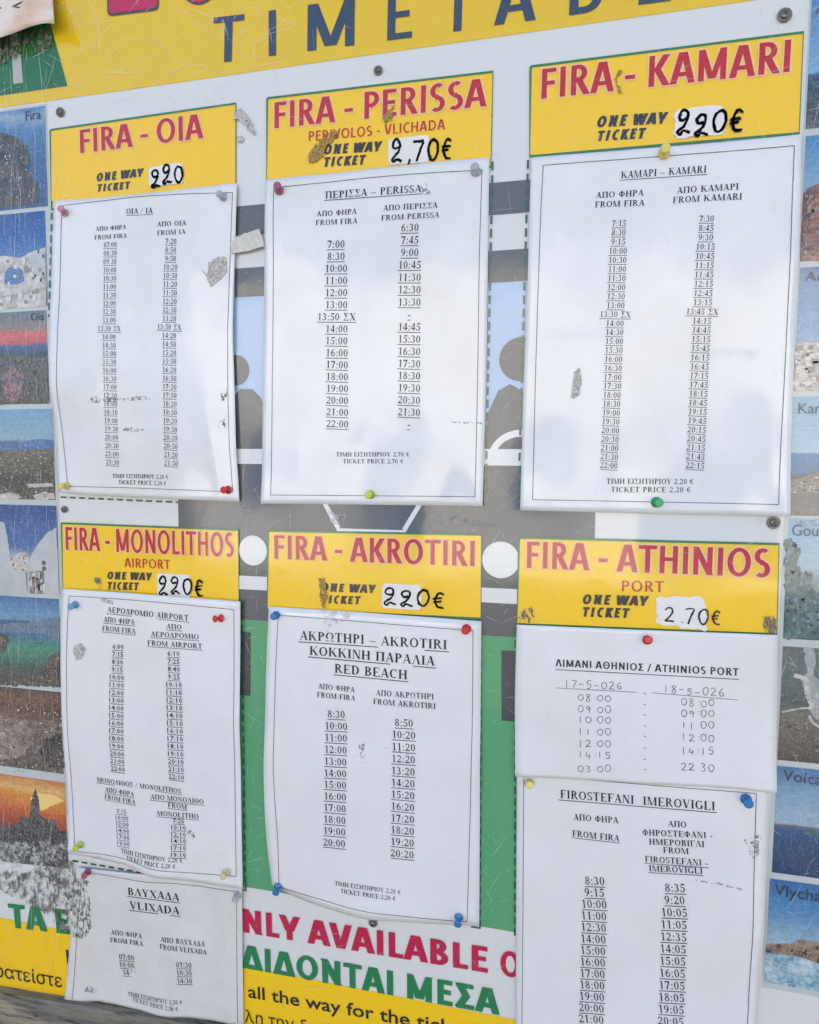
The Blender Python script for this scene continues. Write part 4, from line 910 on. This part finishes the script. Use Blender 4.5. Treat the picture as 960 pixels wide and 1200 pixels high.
# ---- Akrotiri
s = Sheet('timetable sheet headed AKROTIRI and RED BEACH held by three blue pins and a red one',
          [(314.7, 711), (430, 718), (564.4, 728)], [(564.4, 728), (563, 880), (561.6, 1086.4)], [(319, 1037.5), (368.5, 1060), (439.4, 1077), (561.6, 1086.4)], [(314.7, 711), (312, 790), (310, 900), (312.5, 980), (319, 1037.5)],
          .0042, .0010, 6, folds=[(330, 900, 550, 905, .0006, .010)], bumps=[(330, 960, .0014, .05), (430, 1076, .0025, .028), (311, 900, .0015, .03), (562, 900, .002, .03)])
s.border([(326, 721), (430, 729), (554.5, 739.3)], [(554.5, 739.3), (553, 880), (547.4, 1080.7)], [(329.6, 1040), (404, 1061.5), (470, 1073), (547.4, 1080.7)], [(326, 721), (323, 800), (321.4, 900), (326, 986), (327, 1037)])
s.texts('printed_heading', [('ΑΚΡΩΤΗΡΙ – AKROTIRI', 351.2, 749.5, 524.4, 761, 10.4, 1), ('ΚΟΚΚΙΝΗ ΠΑΡΑΛΙΑ', 362.5, 767.3, 509.9, 780, 10.4, 1), ('RED BEACH', 391.6, 788.3, 478, 796, 10.4, 1)])
s.texts('printed_column_heading', [('ΑΠΟ ΦΗΡΑ', 372.8, 807, 416, 811.5, 6.2), ('FROM FIRA', 371.4, 817, 416.4, 821.4, 6.2), ('ΑΠΟ ΑΚΡΩΤΗΡΙ', 440.5, 815, 508.8, 819.7, 6.6), ('FROM AKROTIRI', 437.3, 825, 511, 831, 6.6)])
s.column(['8:30'] + half(10, 0, 60, 11), (394, 837), (392, 987.3), 26.5, 8.4, .05)
s.column(['8:50'] + half(10, 20, 60, 11), (473.4, 847), (471.6, 1000), 28, 8.6, .055)
s.texts('printed_price', [('ΤΙΜΗ ΕΙΣΗΤΗΡΙΟΥ 2,20 €', 392.6, 1037, 469.9, 1048, 5), ('TICKET PRICE 2,20 €', 399.4, 1045.7, 464, 1055.3, 5)])
akro = s
# ---- Firostefani (its top edge under the Athinios sheet)
s = Sheet('timetable sheet headed FIROSTEFANI IMEROVIGLI, running out at the bottom edge',
          [(606, 900), (700, 906), (901.5, 920)], [(901.5, 920), (897, 1030), (886, 1215)], [(604.5, 1212), (750, 1213), (886, 1215)], [(606, 900), (605, 1050), (604.5, 1212)],
          .0030, .0007, 7, bumps=[(700, 1000, .0006, .06), (893, 1090, .004, .035)])
s.border([(620, 907), (699, 914.5), (886.5, 930)], [(886.5, 930), (882, 1060), (875.5, 1212)], [(613.8, 912), (613, 1060), (611.7, 1210)])
s.texts('printed_heading', [('FIROSTEFANI  IMEROVIGLI', 656.4, 934.8, 838.5, 949.5, 9.6, 1)])
s.texts('printed_column_heading', [('ΑΠΟ ΦΗΡΑ', 672, 960.5, 725, 964.5, 7.2), ('FROM FIRA', 670.6, 979.6, 726, 985.5, 7.2, 1), ('ΑΠΟ', 782.7, 968.3, 804.8, 969.9, 7), ('ΦΗΡΟΣΤΕΦΑΝΙ -', 752.6, 978.4, 835.3, 982.5, 7), ('ΗΜΕΡΟΒΙΓΛΙ', 760.5, 989.3, 826, 992.8, 7), ('FROM', 777, 999.3, 807.6, 1001.2, 7),
   ('FIROSTEFANI -', 755.7, 1009.6, 829.8, 1015, 7, 1), ('IMEROVIGLI', 760.5, 1020.5, 824, 1024.3, 7, 1)])
s.column(['8:30', '9:15', '10:00', '11:00', '12:30'] + half(14, 0, 60, 8), (696.8, 1031.8), (692.8, 1194), 30, 9.4, .035)
s.column(['8:35', '9:20', '10:05', '11:05', '12:35'] + half(14, 5, 60, 7), (791, 1040.5), (785.8, 1196), 31, 9.4, .03)
firo = s
# ---- Athinios port
s = Sheet('short sheet headed ATHINIOS PORT with departure times written by hand in grey pen',
          [(605.7, 732), (750, 738), (911.7, 744)], [(911.7, 744), (910.5, 840), (908.7, 927)], [(604, 908.5), (750, 918), (908.7, 927)], [(605.7, 732), (603.5, 820), (604, 908.5)],
          .0050, .0008, 8, bumps=[(860, 860, .0008, .05), (908, 925, .004, .025), (606, 905, .003, .025)])
block('printed_heading', 'ΛIMANI AΘHNIOΣ / ATHINIOS PORT', 651, 780.6, 865.8, 792, 8.6, M['ink'], s.root, .0003, T=.16, track=.04, zf=s.z, hb=s.h0)
polys_obj('printed_heading_line', ribbon([P(651, 784.5, s.h0), P(865.8, 796, s.h0)], .0007), .0003, M['ink'], s.root, s.z)
pl = []
def hrow(t, x0, y0, x1, y1, cap=8, sd=1): return hand(t, P(x0, y0, s.h0), P(x1, y1, s.h0), cap * scl(x0, y0), .00075, jit=.13, seed=sd)
pl += hrow('17-5-026', 661, 805, 731, 808, 8.3, 1) + hrow('18-5-026', 777, 812, 851, 816, 8.3, 2)
for i, (t, y) in enumerate((('08:00', 821), ('09:00', 834), ('10:00', 846.5), ('11:00', 860), ('12:00', 874.5), ('14:15', 888), ('03:00', 904))): pl += hrow(t, 677, y, 718, y + 1, 7.6, 10 + i)
for i, (t, y) in enumerate((('08:00', 827), ('09:00', 839), ('11 00', 853.5), ('12:00', 868), ('14:15', 884), ('22 30', 902.5))): pl += hrow(t, 798, y, 839, y + .5, 8, 20 + i)
for y in (812, 825, 837, 850, 862, 876, 889, 901): pl += ribbon([P(754, y, s.h0), P(757, y + .8, s.h0)], .0006)
pl += ribbon([P(652, 806, s.h0), P(745.5, 811, s.h0)], .0005) + ribbon([P(764, 811.5, s.h0), P(864, 820, s.h0)], .0005)
polys_obj('handwritten_times', pl, .0003, M['pen'], s.root, s.z)
athi = s

# ================================================================ price stickers
sticker([(175, 197), (213.5, 190.5), (216, 215), (175, 219)], 'small white price sticker reading 220 under FIRA - OIA', 'zz0', (177.5, 219.5, 218, 214.5), 20, .0026, 3)
sticker([(455, 164), (502.5, 158.5), (504, 190), (455.5, 194)], 'white price sticker with handwritten 2,70 euro under FIRA - PERISSA', 'z,70ε', (458, 191, 534, 186), 24, .0023, 5)
sticker([(790.5, 130), (847, 123.5), (849, 157), (789.5, 164.5)], 'white price sticker with thick handwritten 220 euro under FIRA - KAMARI', 'zz0ε', (792, 159, 876, 153), 25, .0026, 6, 2)
sticker([(185, 671.5), (223.5, 673.5), (224, 701), (184.5, 697.5)], 'white price sticker with smudged handwritten 220 euro under FIRA - MONOLITHOS', 'zz0ε', (186, 695.5, 243, 698.5), 19, .0023, 8)
sticker([(448.5, 683.5), (494, 685.5), (494, 715), (447.5, 712)], 'white price sticker with handwritten 220 euro under FIRA - AKROTIRI', 'zz0ε', (449, 707.5, 527, 713.5), 19, .0021, 9)
sticker([(770, 699), (826, 700), (829, 739), (769.5, 731)], 'torn white price patch with thin handwritten 2.70 euro under FIRA - ATHINIOS', '2.70ε', (778, 728.5, 849, 732.5), 17, .0017, 12, 4)

# ================================================================ old glue, tape and smudges
def blob_mat(name, c1, c2, lo=.42, hi=.5, sc=240, a=1.0, st=None):
    m, t, b = nm(name)
    t.links.new(mixc(t, c1, c2, ramp(t, noi(t, sc * 1.6, 5, .7), [(.4, 0.0), (.6, 1.0)])), b.inputs['Base Color'])
    al = ramp(t, noi(t, sc, 5, .7, loc=(2, 9, 4), stretch=st), [(lo, 0.0), (hi, a)]); t.links.new(al, b.inputs['Alpha'])
    b.inputs['Roughness'].default_value = .8
    return m
BM = {'glue': blob_mat('dried_glue', (.36, .34, .31), (.62, .61, .58), .40, .46), 'brown': blob_mat('brown_tape_residue', (.30, .17, .04), (.42, .30, .12), .42, .50),
      'smear': blob_mat('pencil_grey_smudge', (.16, .16, .18), (.35, .35, .38), .50, .60, 300), 'flake': blob_mat('flaked_dark_grime', (.07, .06, .05), (.28, .255, .225), .51, .545, 300, st=(1, 1, .45)),
      'tape': blob_mat('cream_torn_tape', (.66, .65, .60), (.55, .54, .48), .25, .35, 120), 'white': blob_mat('white_peeled_paper', (.78, .78, .77), (.66, .66, .64), .46, .50, 420),
      'specks': blob_mat('dark_specks', (.05, .045, .04), (.12, .11, .10), .60, .63, 380),
      'ghost': blob_mat('pale_rubbed_patch', (.60, .61, .60), (.72, .73, .73), .45, .60, 160, .6)}
def blob(pts, mat, parent, h, zf=None, jag=.0006, name='glue_residue', seed=1, hb=0):
    q = Q(pts, hb); rnd = random.Random(seed); out = []
    for i in range(len(q)):
        a, b = q[i], q[(i + 1) % len(q)]; n = max(1, int((b - a).length / .0022))
        for k in range(n): out.append(a.lerp(b, k / n) + Vector((rnd.uniform(-jag, jag), rnd.uniform(-jag, jag))))
    o = flat(name, out, h, BM[mat], parent, zf=zf)
    if mat in ('glue', 'tape', 'brown'):
        md = o.modifiers.new('thickness', 'SOLIDIFY'); md.thickness = .00035; md.offset = 1
    return o
def sb_(sh, pts, mat, **k): return blob(pts, mat, sh.root, .00036, zf=sh.z, hb=sh.h0, **k)
sb_(oia, [(245, 308), (256, 301), (266, 302), (267, 318), (258, 328), (247, 337), (243, 325), (237, 317), (244, 321)], 'glue')
sb_(oia, [(260, 453), (266, 452), (266, 468), (260, 470)], 'flake'); sb_(oia, [(256, 494), (264, 491), (265, 500), (257, 502)], 'flake')
sb_(oia, [(103, 471), (112, 464), (150, 467), (166, 463), (177, 468), (150, 470), (108, 472)], 'smear', name='smudge'); sb_(oia, [(143, 502), (158, 500), (172, 504), (160, 506), (144, 505)], 'smear', name='smudge')
sb_(perissa, [(493, 219), (500, 215), (506, 230), (496, 228)], 'smear', name='smudge'); sb_(perissa, [(530, 494), (569, 495), (568, 497), (532, 496)], 'smear', name='smudge')
sb_(kamari, [(669, 466), (673, 436), (680, 430), (682, 446), (678, 464), (672, 468)], 'glue')
sb_(mono, [(87, 757), (95, 753), (101, 760), (96, 772), (90, 774), (86, 765)], 'glue'); sb_(mono, [(217, 974), (224, 973), (231, 980), (226, 983), (219, 980)], 'smear', name='smudge')
sb_(mono, [(118, 700), (134, 704), (132, 708), (120, 705)], 'glue')
sb_(akro, [(420, 872), (427, 871), (429, 893), (423, 894)], 'smear', name='smudge'); sb_(akro, [(448, 875), (470, 880), (482, 884), (462, 881)], 'smear', name='smudge')
sb_(akro, [(376, 712), (412, 718), (410, 724), (392, 733), (384, 742), (380, 728)], 'ghost')
sb_(firo, [(872, 984), (892, 976), (893, 1000), (880, 1006)], 'smear', name='smudge'); sb_(firo, [(815, 1031), (845, 1034), (871, 1040), (869, 1042), (840, 1036), (816, 1033)], 'smear', name='smudge')
sb_(vlix, [(84, 1005 + 22), (104, 1030), (106, 1060), (108, 1085), (100, 1100), (86, 1098)], 'flake', jag=.0015); sb_(vlix, [(98, 1158), (106, 1155), (114, 1160), (112, 1164), (102, 1162)], 'smear', name='smudge')
sb_(vlix, [(152, 1135), (160, 1135), (160, 1144), (152, 1144)], 'white')
for pts, mat in (([(360, 190), (366, 176), (376, 166), (388, 156), (394, 152), (396, 162), (384, 172), (380, 184), (370, 192)], 'brown'), ([(375, 678), (381, 675), (385, 700), (382, 712), (376, 706)], 'brown'),
                 ([(450, 138), (456, 130), (462, 124), (460, 142), (452, 146)], 'brown'), ([(719, 96), (726, 82), (728, 84), (722, 98), (732, 112), (726, 110)], 'brown'),
                 ([(276, 134), (284, 128), (292, 138), (302, 158), (297, 158), (284, 144), (276, 140)], 'glue'), ([(280, 162), (286, 160), (286, 167), (280, 167)], 'glue'),
                 ([(607, 722), (612, 712), (624, 712), (626, 728), (608, 730)], 'flake'), ([(894, 722), (908, 720), (909, 742), (892, 740)], 'flake'), ([(112, 676), (120, 676), (119, 690), (134, 702), (116, 698)], 'flake'),
                 ([(2, 1018), (30, 1022), (76, 1004), (90, 1012), (92, 1076), (80, 1092), (50, 1068), (14, 1048), (0, 1040)], 'flake'), ([(8, 1024), (70, 1016), (84, 1030), (86, 1060), (60, 1060), (30, 1040)], 'ghost'),
                 ([(508, 604), (540, 606), (600, 618), (602, 624), (556, 618), (510, 612)], 'specks'), ([(385, 598), (408, 604), (400, 616), (386, 610)], 'ghost'), ([(0, 985), (80, 985), (84, 1022), (0, 1016)], 'ghost'),
                 ([(930, 610), (958, 606), (957, 616), (934, 618)], 'ghost'), ([(0, 48), (60, 34), (66, 60), (30, 66), (0, 78)], 'flake')):
    blob(pts, mat, poster, L5 + .0008, jag=.0011)
tape = blob([(273, 288), (281, 279), (307, 270), (313, 290), (296, 296), (274, 299)], 'tape', None, .0050, name='torn_tape')
tag(tape, 'torn scrap of cream tape between the OIA and PERISSA sheets', 'tape')
scratches(26, (620, 200, 930, 590), (.0001, .0002), (.004, .03), (60, 60), 'surface_scratches', sm, .0004, kamari.root, kamari.z)
scratches(26, (330, 740, 550, 1070), (.0001, .0002), (.003, .02), (-10, 60), 'surface_scratches', sm, .0004, akro.root, akro.z)
scratches(26, (90, 720, 270, 1000), (.0001, .0002), (.003, .02), (60, 60), 'surface_scratches', sm, .0004, mono.root, mono.z)

# ================================================================ screws
def lathe(prof, n=20):
    """prof: list of (r, d) with d metres out from the board; local frame: out = -Y"""
    vs, fs = [], []
    for r, d in prof:
        for i in range(n):
            a = 2 * math.pi * i / n; vs.append((r * math.cos(a), -d, r * math.sin(a)))
    for j in range(len(prof) - 1):
        for i in range(n):
            a = j * n + i; b = j * n + (i + 1) % n; fs.append((a, b, b + n, a + n))
    fs.append(tuple(range((len(prof) - 1) * n, len(prof) * n)))
    return vs, fs
metal, mt, mb = nm('dull_screw_metal'); mt.links.new(mixc(mt, (.30, .29, .27), (.12, .11, .10), noi(mt, 900, 3)), mb.inputs['Base Color'])
mb.inputs['Metallic'].default_value = .8; mb.inputs['Roughness'].default_value = .45
dark, _, db = nm('screw_recess'); db.inputs['Base Color'].default_value = (.02, .02, .02, 1)
def local_mesh(name, vs, fs, mat, parent=None, smooth=True):
    me = bpy.data.meshes.new(name); me.from_pydata(vs, [], fs); me.materials.append(mat); me.update()
    if smooth:
        for p in me.polygons: p.use_smooth = len(p.vertices) < 6
    o = bpy.data.objects.new(name, me); C.objects.link(o); o.parent = parent; return o
def screw(px, py, r, label):
    c = P(px, py, .002); o = empty('mounting_screw', (c.x, -L5, c.y)); tag(o, label, 'screw', 'screws holding the poster')
    vs, fs = lathe([(.0052, 0), (.0052, .0004), (.0046, .0008)]); w_ = local_mesh('washer', vs, fs, metal, o)
    vs, fs = lathe([(.0036, .0008), (.0036, .0016), (.0028, .0024), (.0012, .0028)]); hd = local_mesh('screw_head', vs, fs, metal, o)
    a = random.uniform(0, 3)
    for k in range(2):
        t = a + k * math.pi / 2; d = Vector((math.cos(t), math.sin(t))) * .0021; n = Vector((-d.y, d.x)) * .2
        sl = local_mesh('screw_slot', [(v.x, -.0029 - k * .00002, v.y) for v in (d + n, d - n, -d - n, -d + n)], [(0, 1, 2, 3)], dark, hd, False)
    o.scale = (r, 1, r)
for a in ((70, 131, .92, 'grey screw above the left corner of the FIRA - OIA header'), (443, 82, .8, 'grey screw above the FIRA - PERISSA header'), (920, 17, 1.05, 'scuffed grey screw above the right end of the FIRA - KAMARI header'),
          (75, 597, .75, 'grey screw above the left corner of the FIRA - MONOLITHOS header'), (907, 612.5, 1.0, 'grey screw above the right end of the FIRA - ATHINIOS header'), (437, 1082, .85, 'grey screw half hidden under the bottom edge of the AKROTIRI sheet')):
    screw(*a)

# ================================================================ push pins
def plastic(name, col, tr=.25):
    m, t, b = nm(name); b.inputs['Base Color'].default_value = (*col, 1); b.inputs['Roughness'].default_value = .22
    b.inputs['Subsurface Weight'].default_value = .25; b.inputs['Subsurface Radius'].default_value = (.004, .003, .002); b.inputs['Subsurface Scale'].default_value = 1
    b.inputs['Transmission Weight'].default_value = tr
    return m
PC = {'pink': plastic('faded_pink_plastic', (.58, .28, .36), .1), 'rose': plastic('dull_rose_plastic', (.42, .12, .20), .1), 'clear': plastic('clear_plastic', (.72, .75, .78), .6), 'yellow': plastic('yellow_plastic', (.80, .66, .16), .1),
      'lime': plastic('lime_plastic', (.56, .68, .08), .15), 'red': plastic('red_plastic', (.62, .03, .02), .05), 'green': plastic('green_plastic', (.03, .40, .13), .1), 'blue': plastic('blue_plastic', (.03, .20, .52), .05),
      'cream': plastic('cream_plastic', (.76, .68, .36), .15), 'lblue': plastic('pale_blue_plastic', (.14, .42, .66), .2)}
steel, _, sb2 = nm('pin_steel'); sb2.inputs['Metallic'].default_value = 1; sb2.inputs['Base Color'].default_value = (.55, .55, .55, 1); sb2.inputs['Roughness'].default_value = .3
HV = lathe([(.0012, .0006), (.0047, .0006), (.0050, .0012), (.0046, .0020), (.0028, .0026), (.0023, .0045), (.0024, .0068), (.0034, .0078), (.0041, .0084), (.0043, .0092), (.0040, .0102), (.0030, .0106)], 24)
SV = lathe([(.0005, -.004), (.0005, .0008)], 8)
def pin(px, py, col, label, sheet, tilt=(0, 0), sc=1.0):
    h = sheet.z(*P(px, py, sheet.h0)); c = P(px, py, h)
    o = empty('push_pin', (c.x, -h, c.y)); tag(o, label, 'push pin', 'push pins holding the timetable sheets')
    local_mesh('handle', *HV, PC[col], o); local_mesh('needle', *SV, steel, o)
    o.rotation_euler = (R(tilt[0]), 0, R(tilt[1])); o.scale = (sc, sc, sc)
pin(76.5, 250, 'pink', 'faded pink push pin at the top left corner of the OIA sheet', oia, (-12, 10), .85)
pin(262, 231, 'clear', 'clear push pin at the top right corner of the OIA sheet', oia, (0, 0), .85)
pin(79, 569.5, 'yellow', 'pale yellow push pin at the bottom left corner of the OIA sheet', oia, (0, -8), .85)
pin(268, 574, 'red', 'red push pin at the bottom right corner of the OIA sheet', oia, (0, -10), .85)
pin(327.5, 224, 'rose', 'dull rose push pin at the top left corner of the PERISSA sheet', perissa, (-12, 10), .9)
pin(558, 202, 'clear', 'clear push pin at the top right corner of the PERISSA sheet', perissa, (-8, 0), .9)
pin(435, 579.5, 'lime', 'yellow-green push pin in the bottom border of the PERISSA sheet', perissa, (0, 0), .85)
pin(778, 180.5, 'yellow', 'pale yellow push pin in the top edge of the KAMARI sheet', kamari, (-5, 0), .95)
pin(769, 588.5, 'green', 'green push pin in the bottom border of the KAMARI sheet', kamari, (0, 6), .95)
pin(89, 708.5, 'lblue', 'pale blue push pin at the top left corner of the MONOLITHOS sheet', mono, (5, 2), .85)
pin(260, 724.5, 'red', 'red push pin at the top right corner of the MONOLITHOS sheet', mono, (-5, -28), .85)
pin(95, 989, 'lime', 'yellow-green push pin at the bottom left corner of the MONOLITHOS sheet', mono, (5, -6), .85)
pin(266, 1021.5, 'cream', 'cream push pin at the bottom right corner of the MONOLITHOS sheet', mono, (0, 0), .85)
pin(103.5, 1021, 'rose', 'rose push pin at the top left of the VLIXADA sheet', vlix, (0, 10), .85)
pin(278.5, 1048, 'clear', 'clear push pin at the top right corner of the VLIXADA sheet', vlix, (0, 10), .85)
pin(324, 720.5, 'blue', 'blue push pin at the top left corner of the AKROTIRI sheet', akro, (0, 5), .85)
pin(547, 736.5, 'red', 'red push pin at the top right corner of the AKROTIRI sheet', akro, (0, 0), .9)
pin(326, 1038, 'blue', 'blue push pin at the bottom left corner of the AKROTIRI sheet', akro, (20, 5), .85)
pin(538, 1074, 'blue', 'blue push pin at the bottom right corner of the AKROTIRI sheet', akro, (14, 0), .9)
pin(758.5, 750, 'red', 'red push pin in the top edge of the hand-written ATHINIOS PORT sheet', athi, (-16, 0), .85)
pin(620, 917.5, 'yellow', 'yellow push pin at the top left corner of the FIROSTEFANI sheet', firo, (-15, 5), .85)
pin(874, 936, 'blue', 'blue push pin at the top right corner of the FIROSTEFANI sheet', firo, (0, 0), .95)

# ================================================================ curled scrap of paper, top left
bm_, bt, bb = nm('browned_scrap_paper')
c = mixc(bt, (.62, .42, .30), (.80, .70, .62), ramp(bt, noi(bt, 22, 5), [(.35, 0.0), (.62, 1.0)]))
c = mixc(bt, c, (.9, .86, .82), ramp(bt, noi(bt, 60, 4, .7, stretch=(1, 1, 3)), [(.6, 0.0), (.66, .7)]))
bt.links.new(c, bb.inputs['Base Color']); bb.inputs['Roughness'].default_value = .6
sc_root = tag(empty('curled_scrap', (P(30, 20).x, 0, P(30, 20).y)), 'browned curling scrap of old notice with black ink marks in the top left corner', 'paper scrap')
vs, fs = [], []
bot = smooth_line([Vector(v) for v in ((-70, 62), (-30, 52), (0, 44), (20, 37), (36, 31), (52, 27), (63.5, 28))], 3)
nb = len(bot)
for j in range(11):
    v = j / 10
    for i, b in enumerate(bot):
        u = i / (nb - 1); x = b.x + (-5.5 * (1 - v) ** 1 if 1 else 0) * u; y = b.y * v + (1 - v) * (-60 + 4 * u)
        h = .006 + .012 * v ** 2 + .0016 * math.sin(u * 9 + v * 4) - .004 * max(0, v - .85) / .15 + .004 * u * v
        p = P(x, y, h); vs.append(W3(p, h))
for j in range(10):
    for i in range(nb - 1): a = j * nb + i; fs.append((a, a + nb, a + nb + 1, a + 1))
sp = mesh('scrap_paper', vs, fs, bm_, sc_root, smooth=True); md = sp.modifiers.new('thickness', 'SOLIDIFY'); md.thickness = .0004
def scrap_h(x, z): return .0205
pl = []
for st, wd in (([(14, 8), (22, 4.5), (32, 1), (44, -4)], .0016), ([(15, 7), (27, 10), (34, 7.5), (41, 3.5), (47, 3)], .0015), ([(-3, 12), (2, 9)], .0016)):
    for (x0, y0), (x1, y1) in zip(st, st[1:]): pass
    q = smooth_line([Vector(p) for p in st], 6); out = []
    for p in q:
        v = (p.y + 58) / (37 + 58); u = min(1, max(0, (p.x + 70) / 133))
        h = .006 + .012 * v ** 2 + .0016 * math.sin(u * 9 + v * 4) + .004 * u * v + .0006
        out.append((P(p.x, p.y, h), h))
    pts = [o_[0] for o_ in out]; rb = ribbon(pts, [wd * (.35 + .8 * math.sin(math.pi * (k + .5) / len(pts))) for k in range(len(pts))])
    for k, quad in enumerate(rb): pl.append((quad, (out[k][1] + out[k + 1][1]) / 2 + .0003))
vs, fs = [], []
for quad, h in pl:
    k = len(vs); v = [W3(p, h) for p in quad]; vs += v; f = (k, k + 1, k + 2, k + 3)
    fs.append(f if (v[1] - v[0]).cross(v[2] - v[0]).y < 0 else tuple(reversed(f)))
mesh('ink_marks', vs, fs, M['marker'], sc_root)

# ================================================================ weathered wooden frame along the bottom
fm, ft, fb = nm('weathered_grey_wood')
g1 = noi(ft, 40, 6, .7, stretch=(.12, 1, 1.6)); g2 = noi(ft, 260, 4, .7, stretch=(.08, 1, 1.5))
c = mixc(ft, (.10, .09, .075), (.30, .27, .22), ramp(ft, g1, [(.36, 0.0), (.66, 1.0)]))
c = mixc(ft, c, (.42, .34, .22), ramp(ft, noi(ft, 25, 4, .6, stretch=(.2, 1, 2), loc=(4, 1, 1)), [(.52, 0.0), (.64, .8)]))
c = mixc(ft, c, (.03, .028, .025), ramp(ft, g2, [(.54, 0.0), (.64, .8)]))
ft.links.new(c, fb.inputs['Base Color']); fb.inputs['Roughness'].default_value = .85
bpn = ft.nodes.new('ShaderNodeBump'); bpn.inputs['Strength'].default_value = .8; bpn.inputs['Distance'].default_value = .002
ft.links.new(g2, bpn.inputs['Height']); ft.links.new(bpn.outputs[0], fb.inputs['Normal'])
a0, a1 = P(0, 1163, .010), P(225, 1200, .010)
sl = (a1.y - a0.y) / (a1.x - a0.x)
prof = [(0.0, -.001), (.010, 0.0), (.0125, -.003), (.014, -.012), (.020, -.015), (.023, -.019), (.023, -.07), (0.0, -.07)]
froot = tag(empty('board_frame', (.35, 0, a0.y - .07)), 'weathered grey wooden frame rail under the poster, bottom left', 'frame')
vs, fs = [], []; nx = 60
for i in range(nx + 1):
    x = -.32 + 1.36 * i / nx
    for d, z in prof:
        j = .0012 * noise.noise(Vector((x * 40, z * 300, 3))) + .0006 * noise.noise(Vector((x * 150, z * 500, 9)))
        vs.append((x, -(d + (j if d > 0 else 0)), a0.y + (x - a0.x) * sl * (1 if x < .2 else 1) + z + j))
k = len(prof)
for i in range(nx):
    for j in range(k - 1):
        a = i * k + j; fs.append((a, a + 1, a + k + 1, a + k))
mesh('rail', vs, fs, fm, froot)
